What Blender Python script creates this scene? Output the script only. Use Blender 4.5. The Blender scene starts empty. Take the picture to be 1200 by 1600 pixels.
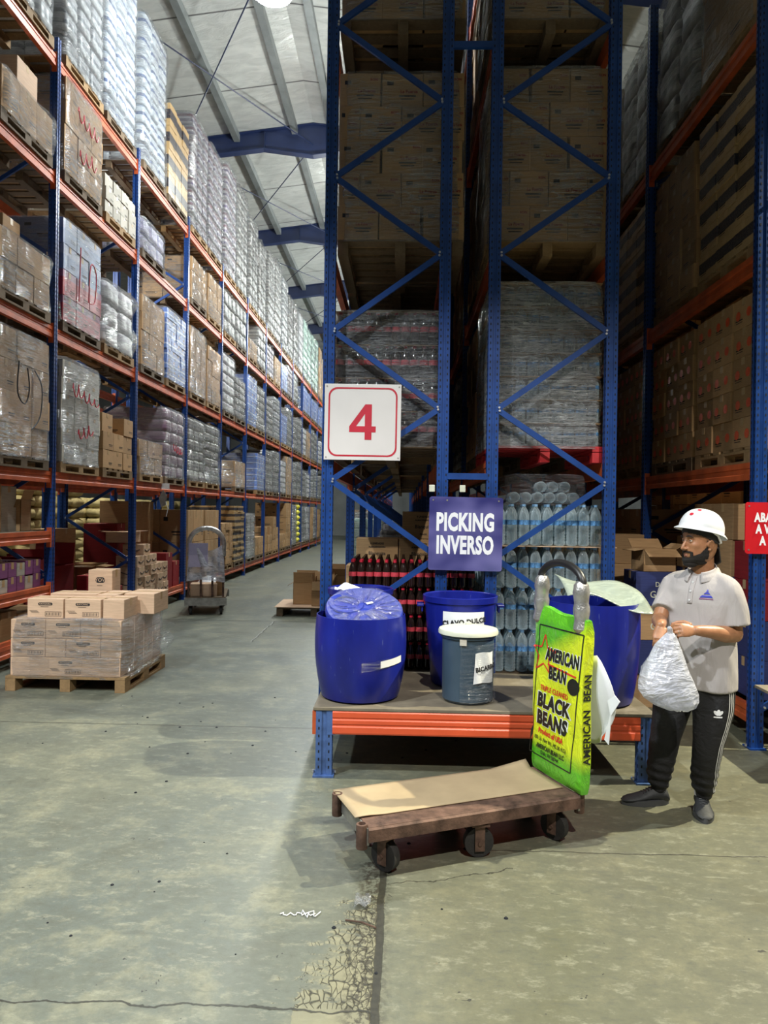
import bpy, bmesh, math, random
from math import sin, cos, pi, radians as RD
from mathutils import Vector, Matrix, noise
from mathutils.bvhtree import BVHTree
random.seed(7)
scene = bpy.context.scene
COL = scene.collection

# ------------------------------------------------------------ camera
cam_d = bpy.data.cameras.new('camera'); cam = bpy.data.objects.new('camera', cam_d); COL.objects.link(cam)
cam_d.sensor_fit = 'VERTICAL'; cam_d.sensor_height = 32.0; cam_d.lens = 32.0 * 1120 / 1600
cam_d.clip_start = .05; cam_d.clip_end = 200
cam.matrix_world = (Matrix.Translation((0, 0, 1.72)) @ Matrix.Rotation(RD(1.58), 4, 'Z') @
                    Matrix.Rotation(pi / 2 + RD(-.12), 4, 'X') @ Matrix.Rotation(RD(.8), 4, 'Z'))
scene.camera = cam

# ------------------------------------------------------------ world and exposure
w = bpy.data.worlds.new('world'); scene.world = w; w.use_nodes = True
w.node_tree.nodes['Background'].inputs[0].default_value = (.80, .88, 1, 1)
w.node_tree.nodes['Background'].inputs[1].default_value = .042
vs = scene.view_settings
vs.view_transform = 'Standard'; vs.look = 'None'; vs.gamma = 1; vs.use_curve_mapping = False
vs.exposure = 0.35
scene.cycles.max_bounces = 7; scene.cycles.transparent_max_bounces = 10; scene.cycles.adaptive_threshold = .02
scene.cycles.sample_clamp_indirect = 6

# lamps of the warehouse and one added for glare: (x, y, z, watts, colour, half cone in degrees or None, radius)
AISLE = [(-1.90, 9.8, 8.80, 760, (.92, .99, 1), None, .26)] + [(-1.05, 15.9 + 6.3 * k, 8.9, 900, (.95, 1, .96), None, .26) for k in range(4)]
CROSS = [(6.2, 5.0, 7.0, 4000, (1, .93, .68), 58, .06), (-3.4, 1.0, 7.6, 1500, (.90, .97, 1), 58, .08), (-6.3, .9, 7.2, 1100, (.93, .98, 1), 60, .2), (1.8, -2.0, 7.6, 1900, (1, .96, .88), 63, .07)]  # third lamp is added to put glare on the left pallet's film
BACK = [(-7.4, 10.0, 6.5, 700, (1, .97, .85), None, .16), (-7.4, 17.0, 6.5, 500, (1, .97, .85), None, .16), (.5, 27, 9.2, 200, (.93, 1, .95), None, .16)]

# ------------------------------------------------------------ node materials
class NM:
    def __init__(s, name):
        s.m = bpy.data.materials.new(name); s.m.use_nodes = True; s.t = s.m.node_tree
        s.b = s.t.nodes['Principled BSDF']; s.out = s.t.nodes['Material Output']
    def link(s, a, b): s.t.links.new(a, b)
    def set(s, sock, v):
        if v is None: return
        if hasattr(v, 'links') or isinstance(v, bpy.types.NodeSocket): s.link(v, sock)
        else:
            if isinstance(v, tuple) and len(v) == 3 and sock.type == 'RGBA': v = v + (1,)
            sock.default_value = v
    def node(s, ty, outi=0, props=None, **ins):
        n = s.t.nodes.new('ShaderNode' + ty)
        for k, v in (props or {}).items(): setattr(n, k, v)
        for k, v in ins.items():
            s.set(n.inputs[int(k[1:])] if k[0] == 'i' and k[1:].isdigit() else n.inputs[k], v)
        return n.outputs[outi]
    def math(s, op, a, b=None, c=None, clamp=False):
        n = s.t.nodes.new('ShaderNodeMath'); n.operation = op; n.use_clamp = clamp
        for i, v in enumerate((a, b, c)):
            if v is not None: s.set(n.inputs[i], v)
        return n.outputs[0]
    def obj(s): return s.node('TexCoord', 3)
    def gen(s): return s.node('TexCoord', 0)
    def map(s, vec, scale=(1, 1, 1), loc=(0, 0, 0), rot=(0, 0, 0)):
        return s.node('Mapping', 0, None, Vector=vec, Scale=scale, Location=loc, Rotation=rot)
    def noise(s, vec, scale, detail=4, rough=.55, dist=0):
        return s.node('TexNoise', 0, None, Vector=vec, Scale=scale, Detail=detail, Roughness=rough, Distortion=dist)
    def ramp(s, fac, a, b, lo=0., hi=1.):
        n = s.t.nodes.new('ShaderNodeValToRGB'); s.link(fac, n.inputs[0])
        e = n.color_ramp.elements
        e[0].position = lo; e[1].position = hi; e[0].color = tuple(a) + (1,); e[1].color = tuple(b) + (1,)
        return n.outputs[0]
    def step(s, fac, lo, hi):
        n = s.t.nodes.new('ShaderNodeMapRange'); s.set(n.inputs[0], fac); n.inputs[1].default_value = lo; n.inputs[2].default_value = hi
        n.clamp = True
        return n.outputs[0]
    def mix(s, f, a, b):
        n = s.t.nodes.new('ShaderNodeMix'); n.data_type = 'RGBA'
        s.set(n.inputs[0], f); s.set(n.inputs[6], a); s.set(n.inputs[7], b)
        return n.outputs[2]
    def bump(s, h, strength=.3, dist=.01):
        o = s.node('Bump', 0, None, Height=h, Strength=strength, Distance=dist); s.link(o, s.b.inputs['Normal']); return o
    def rnd(s): return s.node('ObjectInfo', 5)
    def base(s, c, rough=.5, metal=0., spec=None):
        s.set(s.b.inputs['Base Color'], c); s.set(s.b.inputs['Roughness'], rough); s.set(s.b.inputs['Metallic'], metal)
        if spec is not None: s.b.inputs['Specular IOR Level'].default_value = spec
        return s

def simple(name, col, rough=.5, metal=0., var=.12, nscale=8, bump=0., spec=None, randv=0.):
    s = NM(name); v = s.obj(); n = s.noise(v, nscale)
    d = tuple(max(0, c * (1 - var)) for c in col); l = tuple(min(1, c * (1 + var)) for c in col)
    c = s.ramp(n, d, l, .3, .7)
    if randv:
        c = s.node('HueSaturation', 0, None, Color=c, Value=s.math('ADD', 1 - randv / 2, s.math('MULTIPLY', s.rnd(), randv)))
    s.base(c, rough, metal, spec)
    if bump: s.bump(s.noise(v, nscale * 6), bump, .004)
    return s.m

M = {}
M['blue'] = simple('blue_rack_paint', (.010, .050, .22), .34, .1, .25, 6)
M['blue_worn'] = simple('worn_blue_rack_paint', (.06, .12, .30), .5, .1, .35, 14)
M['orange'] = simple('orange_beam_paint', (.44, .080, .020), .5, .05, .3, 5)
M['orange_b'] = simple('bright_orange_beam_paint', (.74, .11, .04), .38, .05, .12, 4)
M['redpal'] = simple('red_paint', (.48, .02, .025), .5, 0, .2)
M['hole'] = simple('dark_slot', (.004, .006, .012), .8)
M['bolt'] = simple('zinc_bolt', (.6, .6, .62), .35, .8)
M['steel'] = simple('bare_steel', (.28, .27, .25), .45, .6, .3, 12)
M['rust'] = simple('rusty_steel', (.13, .075, .055), .7, .35, .55, 14, .4)
M['rubber'] = simple('black_rubber', (.022, .02, .02), .7, 0, .3, 20, .2)
M['black'] = simple('black_plastic', (.012, .012, .013), .4)
M['white'] = simple('white_plastic', (.75, .77, .8), .3, 0, .04)
M['cream'] = simple('cream_plastic', (.62, .64, .52), .35, 0, .08)
M['paper'] = simple('white_paper', (.72, .73, .76), .6, 0, .05, 5, .2)
M['ink'] = simple('black_ink', (.01, .01, .012), .6)
M['red'] = simple('red_ink', (.46, .010, .032), .5)
M['redsign'] = simple('red_sign_enamel', (.58, .012, .02), .3, 0, .05)
M['signwhite'] = simple('white_sign_panel', (.66, .63, .62), .35, 0, .04, 3)
M['letters'] = simple('white_lettering', (.85, .86, .9), .4, 0, .03)
M['bluebarrel'] = None
M['greybin'] = simple('blue_grey_plastic', (.045, .075, .11), .33, 0, .12, 4)
M['tape'] = simple('packing_tape', (.45, .30, .15), .3, 0, .1)
M['ply'] = simple('plywood_top', (.38, .29, .175), .6, 0, .12, 4, .15)
M['foil'] = None
M['reflector'] = simple('lamp_housing', (.6, .6, .62), .3, .7)

s = NM('blue_barrel_plastic'); v = s.obj(); n = s.noise(s.map(v, (1, 1, .3)), 6)
sc = s.step(s.noise(s.map(v, (30, 30, 3), rot=(.6, .3, 0)), 3, 2), .70, .76)
s.base(s.mix(s.math('MULTIPLY', sc, .22), s.ramp(n, (.005, .009, .14), (.010, .018, .25), .3, .7), (.35, .42, .7)), .28)
s.bump(s.noise(v, 14, 2), .08, .01); M['bluebarrel'] = s.m

def carton_mat(name, col, rv=.35):
    s = NM(name); v = s.obj()
    n = s.noise(s.map(v, (1, 1, 12)), 6, 5)
    c = s.ramp(n, tuple(k * .86 for k in col), tuple(k * 1.12 for k in col), .3, .7)
    dirt = s.step(s.noise(v, 3.1, 5), .55, .8)
    c = s.mix(s.math('MULTIPLY', dirt, .25), c, tuple(k * .5 for k in col))
    c = s.node('HueSaturation', 0, None, Color=c, Value=s.math('ADD', 1 - rv / 2, s.math('MULTIPLY', s.rnd(), rv)))
    s.base(c, .72, 0, .25); s.bump(s.noise(s.map(v, (2, 2, 30)), 10), .12, .003)
    return s.m
M['carton'] = carton_mat('kraft_cardboard', (.40, .245, .12))
M['carton_l'] = carton_mat('light_kraft_cardboard', (.56, .385, .26), .15)
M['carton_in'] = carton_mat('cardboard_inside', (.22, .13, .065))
M['carton_red'] = carton_mat('red_printed_cardboard', (.22, .014, .018))
M['carton_navy'] = carton_mat('navy_printed_cardboard', (.03, .04, .13))
M['carton_pur'] = carton_mat('purple_printed_cardboard', (.20, .06, .17))
M['carton_wht'] = carton_mat('white_faced_cardboard', (.45, .42, .36))

def wood_mat(name, col):
    s = NM(name); v = s.obj()
    n = s.noise(s.map(v, (3, 3, 3)), 5, 6, .6, 1.2); g = s.noise(s.map(v, (4, 40, 40)), 4, 4)
    c = s.mix(g, s.ramp(n, tuple(k * .6 for k in col), tuple(k * 1.25 for k in col), .3, .7), tuple(k * .8 for k in col))
    c = s.node('HueSaturation', 0, None, Color=c, Value=s.math('ADD', .75, s.math('MULTIPLY', s.rnd(), .5)))
    s.base(c, .75, 0, .2); s.bump(g, .25, .004); return s.m
M['wood'] = wood_mat('pallet_wood', (.29, .185, .09))
M['wood_d'] = wood_mat('weathered_pallet_wood', (.17, .12, .075))

s = NM('platform_deck'); v = s.obj()
n1 = s.noise(v, 2.3, 6, .65, .6); n2 = s.noise(s.map(v, (2, 30, 2)), 4, 5)
c = s.mix(n2, s.ramp(n1, (.10, .085, .06), (.34, .29, .20), .35, .68), (.16, .135, .10))
s.base(c, .55); s.bump(n2, .2, .004); M['deck'] = s.m

def striped(name, stops, scale=1., rough=.35, rv=.15, axis=2, gain=1.):
    """horizontal printed bands repeated up the side of a pack"""
    s = NM(name); v = s.gen(); sep = s.t.nodes.new('ShaderNodeSeparateXYZ'); s.link(v, sep.inputs[0])
    z = s.math('FRACT', s.math('MULTIPLY', sep.outputs[axis], scale))
    n = s.t.nodes.new('ShaderNodeValToRGB'); s.link(z, n.inputs[0]); n.color_ramp.interpolation = 'CONSTANT'
    e = n.color_ramp.elements
    e[0].position = stops[0][0]; e[0].color = stops[0][1] + (1,); e[1].position = stops[1][0]; e[1].color = stops[1][1] + (1,)
    for p, cc in stops[2:]:
        k = e.new(p); k.color = cc + (1,)
    nz = s.noise(s.obj(), 18, 3)
    c = s.mix(s.math('MULTIPLY', s.step(nz, .45, .65), .35), n.outputs[0], tuple(sum(q[1][i] for q in stops) / len(stops) for i in range(3)))
    c = s.node('HueSaturation', 0, None, Color=c, Value=s.math('ADD', gain * (1 - rv / 2), s.math('MULTIPLY', s.rnd(), rv)))
    s.base(c, rough); s.bump(nz, .3, .01); return s.m
M['tissue'] = striped('tissue_pack_print', [(0, (.62, .66, .70)), (.42, (.10, .14, .28)), (.60, (.62, .66, .70)), (.85, (.35, .40, .48))])
M['tissue_g'] = striped('grey_tissue_pack_print', [(0, (.46, .47, .47)), (.35, (.13, .14, .16)), (.55, (.36, .36, .37)), (.8, (.10, .105, .12))])
M['bottlepk'] = striped('drink_pack_print', [(0, (.30, .29, .31)), (.22, (.10, .08, .15)), (.42, (.36, .34, .36)), (.62, (.14, .07, .09)), (.8, (.24, .23, .25))])
M['greypk'] = striped('grey_drink_pack_print', [(0, (.28, .275, .26)), (.25, (.11, .11, .115)), (.45, (.34, .33, .31)), (.65, (.13, .12, .12)), (.85, (.24, .22, .19))])
M['bluepk'] = striped('blue_pack_print', [(0, (.12, .22, .55)), (.4, (.45, .52, .70)), (.55, (.10, .18, .50))])
M['lilac'] = striped('lilac_pack_print', [(0, (.50, .46, .66)), (.5, (.36, .34, .52))])
M['greenpk'] = striped('pale_green_pack_print', [(0, (.42, .58, .50)), (.5, (.50, .62, .56)), (.7, (.30, .46, .40))])
M['bandbox'] = striped('banded_cardboard', [(0, (.42, .28, .13)), (.30, (.02, .022, .035)), (.72, (.42, .28, .13))], rv=.05)
M['plum'] = striped('plum_pack_print', [(0, (.22, .13, .20)), (.5, (.34, .24, .30))])
M['redblue'] = striped('red_pack_print', [(0, (.42, .03, .05)), (.7, (.28, .10, .18))])
M['steelblue'] = striped('slate_blue_pack_print', [(0, (.16, .22, .40)), (.6, (.26, .30, .45))])
M['whitepk'] = striped('white_pack_print', [(0, (.60, .60, .60)), (.6, (.48, .46, .50))])
M['sack_y'] = simple('cream_woven_sack', (.62, .52, .25), .7, 0, .12, 6, .2)
M['sack_yy'] = simple('yellow_sack', (.75, .68, .04), .5, 0, .12, 6, .2)

def wrap_mat(name, lo, hi, col=(.75, .77, .80), rough=.16, ys=26, ior=2.6, bs=.9):
    s = NM(name); v = s.obj()
    a = s.noise(s.map(v, (1.4, 1.4, ys), rot=(.10, .06, 0)), 1.6, 5, .6, .5)
    b = s.noise(s.map(v, (3, 3, 5)), 1.4, 3, .6, 1.5)
    ridge = lambda n: s.math('SUBTRACT', 1., s.math('ABSOLUTE', s.math('SUBTRACT', s.math('MULTIPLY', n, 2.), 1.)))
    ra, rb = ridge(a), ridge(b); dg = s.noise(s.map(v, (2, 2, ys * .5), rot=(.5, .35, 0)), 1.3, 4, .6, .4); rd = ridge(dg)
    h = s.math('ADD', s.math('MULTIPLY', s.math('POWER', ra, 3.), .55), s.math('ADD', s.math('MULTIPLY', s.math('POWER', rb, 2.), .5), s.math('MULTIPLY', s.math('POWER', rd, 6.), .35)))
    ln = s.math('MAXIMUM', s.step(ra, .86, 1.), s.step(rd, .90, 1.)); pt = s.step(s.noise(v, 2.1, 3), .40, .62)
    f = s.math('ADD', lo, s.math('MULTIPLY', s.math('MULTIPLY', ln, s.math('ADD', .35, s.math('MULTIPLY', pt, .65))), hi - lo))
    s.base(tuple(k * .66 for k in col), rough, 0, 1.); s.b.inputs['IOR'].default_value = ior; s.bump(h, bs, .06)
    tr = s.node('BsdfTransparent', 0, None, Color=(.96, .97, .97, 1))
    mx = s.t.nodes.new('ShaderNodeMixShader'); s.link(f, mx.inputs[0]); s.link(tr, mx.inputs[1]); s.link(s.b.outputs[0], mx.inputs[2])
    s.link(mx.outputs[0], s.out.inputs[0]); return s.m
M['wrap'] = wrap_mat('clear_stretch_film', .13, .75, rough=.13)
M['wrap_m'] = wrap_mat('milky_stretch_film', .22, .85, rough=.14)
M['wrap_b'] = wrap_mat('whitened_stretch_film', .30, 1.0, (1.1, 1.12, 1.15), .13)  # film whitened in colour, standing in for lamp light on the water bottles
M['wrap_t'] = wrap_mat('thin_stretch_film', .04, .34)
M['bag'] = wrap_mat('thin_plastic_bag', .52, .85, (1.0, 1.03, 1.2), .24, 5, 1.6, .38)
M['bag_g'] = wrap_mat('greenish_plastic_sheet', .60, .95, (.62, .72, .62), .28, 4, 1.6, .3)
M['silver'] = simple('silver_duct_tape', (.50, .49, .48), .28, .75, .3, 16, .8)

def clearplastic(name, col, fac=.45):
    s = NM(name); s.base(col, .08, 0, .9)
    lw = s.node('LayerWeight', 1, None, Blend=.35)
    f = s.math('ADD', fac * .55, s.math('MULTIPLY', lw, .85), clamp=True)
    tr = s.node('BsdfTransparent', 0, None, Color=(.88, .94, .96, 1))
    mx = s.t.nodes.new('ShaderNodeMixShader'); s.link(f, mx.inputs[0]); s.link(tr, mx.inputs[1]); s.link(s.b.outputs[0], mx.inputs[2])
    s.link(mx.outputs[0], s.out.inputs[0]); return s.m
M['pet'] = clearplastic('clear_bottle_plastic', (.62, .72, .76), .22)
M['cola'] = simple('dark_cola_bottle', (.018, .008, .006), .1, 0, .1, spec=.9)
M['redlabel'] = simple('red_bottle_label', (.50, .05, .07), .3, 0, .25, 30)
M['bluelabel'] = simple('blue_bottle_label', (.09, .22, .42), .3, 0, .8, 40)
M['bluecap'] = simple('pale_blue_cap', (.25, .45, .70), .3)
M['lidblue'] = clearplastic('translucent_blue_lid', (.03, .05, .34), 2.2)

# floor -------------------------------------------------------
s = NM('worn_concrete'); v = s.obj(); sep = s.t.nodes.new('ShaderNodeSeparateXYZ'); s.link(v, sep.inputs[0]); X, Y = sep.outputs[0], sep.outputs[1]
big = s.noise(v, .55, 5, .6, .2); med = s.noise(v, 2.6, 10, .72, .12); fine = s.noise(v, 26, 5, .7)
c = s.ramp(big, (.098, .115, .104), (.138, .146, .110), .38, .62)
c = s.mix(s.math('MULTIPLY', s.step(med, .50, .66), .75), c, (.235, .23, .155))
c = s.mix(s.math('MULTIPLY', s.step(med, .47, .33), .7), c, (.095, .10, .078))
side = s.step(s.math('ADD', X, s.math('MULTIPLY', s.math('SUBTRACT', med, .5), .5)), -.35, .25)
c = s.mix(s.math('MULTIPLY', side, .55), c, (.128, .120, .068))  # warm lamp light and rack shade painted into the right part
scuf = s.noise(s.map(v, (1, 2.2, 1), rot=(0, 0, .5)), 7.5, 10, .78, .1)
c = s.mix(s.math('MULTIPLY', s.step(scuf, .53, .63), .55), c, (.27, .27, .20))
c = s.mix(s.math('MULTIPLY', s.step(scuf, .46, .38), .50), c, (.085, .09, .075))
c = s.mix(s.math('MULTIPLY', s.step(fine, .42, .66), .35), c, (.08, .08, .06))
spots = s.node('TexVoronoi', 0, {'feature': 'F1'}, Vector=s.node('VectorMath', 0, None, i0=v, i1=s.node('TexNoise', 1, None, Vector=v, Scale=9.)), Scale=2.6)
c = s.mix(s.math('MULTIPLY', s.math('LESS_THAN', spots, .05), .8), c, (.03, .03, .03))
scr = s.step(s.noise(s.map(v, (1.2, 9, 1), rot=(0, 0, .35)), 2.2, 6, .7), .66, .72)
c = s.mix(s.math('MULTIPLY', scr, .4), c, (.36, .37, .29))
wob = s.math('MULTIPLY', s.math('SUBTRACT', s.noise(v, 5, 4, .6), .5), .10)
def line(coord, at, wd, gate=None, wo=wob, soft=.006):
    d = s.math('ABSOLUTE', s.math('SUBTRACT', s.math('ADD', coord, wo), at))
    m = s.step(d, wd + soft, wd)
    return s.math('MULTIPLY', m, gate) if gate is not None else m
lt = lambda a, b: s.math('LESS_THAN', a, b)
gt = lambda a, b: s.math('GREATER_THAN', a, b)
small = s.math('MULTIPLY', wob, .12)
lines = [line(X, -.075, .014, lt(Y, 3.45), s.math('MULTIPLY', wob, .30), .004),
         line(Y, 2.455, .0035, lt(X, -.07), wob, .003), line(s.math('ADD', Y, s.math('MULTIPLY', X, -.30)), 3.30, .002, s.math('MULTIPLY', gt(X, -.05), lt(X, .55)), s.math('MULTIPLY', wob, 1.6), .004),
         line(Y, 5.61, .003, lt(X, -.4), small, .006), line(Y, 10.92, .006, lt(X, -.6), small, .012),
         line(Y, 3.66, .003, gt(X, .3), s.math('MULTIPLY', wob, .5), .003), line(X, -1.95, .004, s.math('MULTIPLY', gt(Y, 9.2), lt(Y, 10.9)), wob, .01),
         line(Y, 17.5, .01, None, small, .02), line(Y, 24, .014, None, small, .02)]
vc = s.node('TexVoronoi', 0, {'feature': 'DISTANCE_TO_EDGE'}, Vector=s.map(s.node('VectorMath', 0, None, i0=v, i1=s.node('VectorMath', 0, {'operation': 'SCALE'}, i0=s.node('TexNoise', 1, None, Vector=v, Scale=6.), Scale=.10)), (1.7, .62, 1), rot=(0, 0, -.55)), Scale=26.)
# broken patch beside the joint, widening towards the camera
edge = s.math('ADD', s.math('SUBTRACT', -.13, s.math('MULTIPLY', s.math('SUBTRACT', scuf, .5), 1.1)), s.math('MULTIPLY', s.math('SUBTRACT', 3.25, Y), -.27))
inx = s.math('MULTIPLY', gt(s.math('ADD', X, s.math('MULTIPLY', wob, 1.2)), edge), lt(X, -.06))
patch = s.math('MULTIPLY', s.math('MULTIPLY', inx, lt(Y, 3.2)), gt(Y, 2.46))
crk = s.math('MULTIPLY', s.step(vc, .085, .02), s.math('MULTIPLY', patch, s.step(fine, .25, .45)))
patch2 = s.math('MULTIPLY', s.math('MULTIPLY', gt(s.math('ADD', X, s.math('MULTIPLY', wob, .5)), -.355), lt(X, -.06)), lt(Y, 2.46))
c = s.mix(s.math('MULTIPLY', s.math('ADD', patch, patch2, clamp=True), .5), c, (.25, .23, .14))
crumb = s.math('MULTIPLY', s.math('MULTIPLY', s.step(s.math('ABSOLUTE', s.math('ADD', X, .115)), .10, .03), lt(Y, 3.5)), s.step(s.noise(v, 38, 4, .7), .46, .54))
c = s.mix(s.math('MULTIPLY', crumb, .85), c, (.035, .03, .022))
allc = crk
for l in lines: allc = s.math('MAXIMUM', allc, l)
c = s.mix(s.math('MULTIPLY', allc, .92), c, (.025, .024, .018))
s.base(c, s.math('ADD', .30, s.math('MULTIPLY', med, .32)), 0, .5)
s.bump(s.math('SUBTRACT', s.math('ADD', s.math('MULTIPLY', med, .35), s.math('MULTIPLY', fine, .12)), s.math('MULTIPLY', allc, .8)), .35, .012)
M['floor'] = s.m

s = NM('foil_insulation'); v = s.obj(); sep = s.t.nodes.new('ShaderNodeSeparateXYZ'); s.link(v, sep.inputs[0])
n = s.noise(s.map(v, (1.2, 3, 1)), 1.6, 5, .6, .8)
seam = s.step(s.math('ABSOLUTE', s.math('SUBTRACT', s.math('FRACT', s.math('MULTIPLY', sep.outputs[1], .42)), .5)), .012, .004)
c = s.mix(seam, s.ramp(n, (.50, .52, .50), (.68, .70, .67), .3, .7), (.12, .12, .12))
s.base(c, .38, .35); s.bump(n, .5, .08); M['foil'] = s.m
M['girder'] = simple('navy_girder_paint', (.010, .020, .070), .45, 0, .2, 2)
M['purlin'] = simple('galvanised_purlin', (.20, .22, .22), .5, .3, .15, 3)
M['wallm'] = simple('grey_sheet_wall', (.20, .21, .21), .7, 0, .15, 1)

# ------------------------------------------------------------ mesh helpers
class MB:
    def __init__(s): s.v = []; s.f = []; s.mi = []; s.cur = 0
    def add(s, vs, fs, m=None):
        o = len(s.v); s.v += [tuple(p) for p in vs]
        for f in fs: s.f.append(tuple(i + o for i in f)); s.mi.append(s.cur if m is None else m)
        return s
    def box(s, c, d, rot=None, m=None, taper=1.):
        x, y, z = (k / 2 for k in d); R_ = rot or Matrix.Identity(3)
        vs = []
        for sx, sy, sz in ((-1, -1, -1), (1, -1, -1), (1, 1, -1), (-1, 1, -1), (-1, -1, 1), (1, -1, 1), (1, 1, 1), (-1, 1, 1)):
            t = taper if sz > 0 else 1
            vs.append(Vector(c) + R_ @ Vector((sx * x * t, sy * y * t, sz * z)))
        return s.add(vs, ((0, 3, 2, 1), (4, 5, 6, 7), (0, 1, 5, 4), (1, 2, 6, 5), (2, 3, 7, 6), (3, 0, 4, 7)), m)
    def bar(s, a, b, wd, th, up=(0, 0, 1), m=None):
        a, b = Vector(a), Vector(b); d = b - a; z = d.normalized(); x = Vector(up).cross(z)
        if x.length < 1e-4: x = Vector((1, 0, 0))
        x.normalize(); y = z.cross(x)
        return s.box((a + b) / 2, (wd, th, d.length), Matrix((x, y, z)).transposed(), m)
    def tube(s, pts, r, n=10, m=None, cap=True):
        pts = [Vector(p) for p in pts]; rs = r if isinstance(r, (list, tuple)) else [r] * len(pts)
        rings = []; prev = None
        for i, p in enumerate(pts):
            t = (pts[min(i + 1, len(pts) - 1)] - pts[max(i - 1, 0)]).normalized()
            if prev is None: x = t.orthogonal().normalized()
            else: x = (prev - t * prev.dot(t)).normalized()
            prev = x; y = t.cross(x)
            rings.append([p + (x * cos(2 * pi * k / n) + y * sin(2 * pi * k / n)) * rs[i] for k in range(n)])
        return s.rings(rings, m, cap)
    def rings(s, rings, m=None, cap=True, cap0=True):
        n = len(rings[0]); vs = [p for r in rings for p in r]; fs = []
        for i in range(len(rings) - 1):
            for k in range(n):
                fs.append((i * n + k, i * n + (k + 1) % n, (i + 1) * n + (k + 1) % n, (i + 1) * n + k))
        if cap: fs.append(tuple((len(rings) - 1) * n + k for k in range(n)))
        if cap and cap0: fs.append(tuple(reversed(range(n))))
        return s.add(vs, fs, m)
    def lathe(s, prof, n=32, c=(0, 0, 0), m=None, cap=True):
        return s.rings([[Vector((c[0] + r * cos(2 * pi * k / n), c[1] + r * sin(2 * pi * k / n), c[2] + z)) for k in range(n)] for r, z in prof], m, cap)
    def prism(s, outline, a, b, axis='z', m=None):
        """outline in a plane, pushed along axis from a to b"""
        def P3(p, q): return {'z': (p[0], p[1], q), 'y': (p[0], q, p[1]), 'x': (q, p[0], p[1])}[axis]
        n = len(outline); vs = [P3(p, a) for p in outline] + [P3(p, b) for p in outline]
        fs = [(i, (i + 1) % n, n + (i + 1) % n, n + i) for i in range(n)] + [tuple(range(n - 1, -1, -1)), tuple(range(n, 2 * n))]
        return s.add(vs, fs, m)
    def grid(s, fn, nu, nv, m=None):
        vs = [fn(i / nu, j / nv) for j in range(nv + 1) for i in range(nu + 1)]
        fs = [(j * (nu + 1) + i, j * (nu + 1) + i + 1, (j + 1) * (nu + 1) + i + 1, (j + 1) * (nu + 1) + i) for j in range(nv) for i in range(nu)]
        return s.add(vs, fs, m)
    def mesh(s, name, mats, smooth=False, fix=True, bevel=0, ang=40):
        me = bpy.data.meshes.new(name); me.from_pydata(s.v, [], s.f)
        for m_ in mats: me.materials.append(M[m_] if isinstance(m_, str) else m_)
        me.polygons.foreach_set('material_index', s.mi)
        if fix or bevel:
            bm = bmesh.new(); bm.from_mesh(me)
            if fix: bmesh.ops.recalc_face_normals(bm, faces=bm.faces)
            if bevel:
                es = [e for e in bm.edges if len(e.link_faces) == 2 and e.calc_face_angle(0) > .6]
                bmesh.ops.bevel(bm, geom=es, offset=bevel, segments=2, affect='EDGES', profile=.5)
            bm.to_mesh(me); bm.free()
        if smooth:
            me.polygons.foreach_set('use_smooth', [True] * len(me.polygons))
            try: me.set_sharp_from_angle(angle=RD(ang))
            except Exception: pass
        me.update(); return me

def put(name, me, parent=None, loc=(0, 0, 0), rot=(0, 0, 0), scale=None, **tags):
    o = bpy.data.objects.new(name, me); COL.objects.link(o); o.location = loc; o.rotation_euler = rot
    if scale: o.scale = scale
    if parent is not None: o.parent = parent
    for k, v_ in tags.items():
        if v_: o['category' if k == 'cat' else k] = v_
    return o
def thing(name, label, cat, loc=(0, 0, 0), rz=0., group=None, rot=None):
    return put(name, None, None, loc, rot or (0, 0, rz), label=label, cat=cat, group=group)

_tc = {}
def text_mesh(txt, size, mats, bold=0., sx=1., fn=None, align='CENTER', depth=0.):
    """lettering as a mesh in the XZ plane facing -Y; fn bends each point"""
    cu = bpy.data.curves.new('lettering', 'FONT'); cu.body = txt; cu.size = size; cu.align_x = align; cu.align_y = 'CENTER'
    cu.offset = bold; cu.space_character = 1 + (bold / size) * 1.6; cu.extrude = depth; cu.space_line = .9; cu.resolution_u = 3
    o = bpy.data.objects.new('lettering', cu); COL.objects.link(o)
    dg = bpy.context.evaluated_depsgraph_get(); me = bpy.data.meshes.new_from_object(o.evaluated_get(dg))
    bpy.data.objects.remove(o); bpy.data.curves.remove(cu)
    for v_ in me.vertices:
        p = Vector((v_.co.x * sx, -v_.co.z, v_.co.y)); v_.co = fn(p) if fn else p
    me.materials.clear()
    for m_ in mats: me.materials.append(M[m_])
    me.update(); return me
def join_mesh(name, meshes, mats=None):
    """several (mesh, matrix) as one mesh, keeping materials"""
    bm = bmesh.new(); ml = []; out = bpy.data.meshes.new(name)
    for me, mx in meshes:
        idx = []
        for m_ in me.materials:
            if m_ not in ml: ml.append(m_)
            idx.append(ml.index(m_))
        t = me.copy(); t.transform(mx)
        n0 = len(bm.faces); bm.from_mesh(t); bm.faces.ensure_lookup_table()
        for f in bm.faces[n0:]: f.material_index = idx[f.material_index] if idx else 0
        bpy.data.meshes.remove(t)
    bm.to_mesh(out); bm.free()
    for m_ in ml: out.materials.append(m_)
    return out
I4 = Matrix.Identity(4)
def TM(x, y, z, rz=0., s=1.): return Matrix.Translation((x, y, z)) @ Matrix.Rotation(rz, 4, 'Z') @ Matrix.Scale(s, 4)
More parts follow.
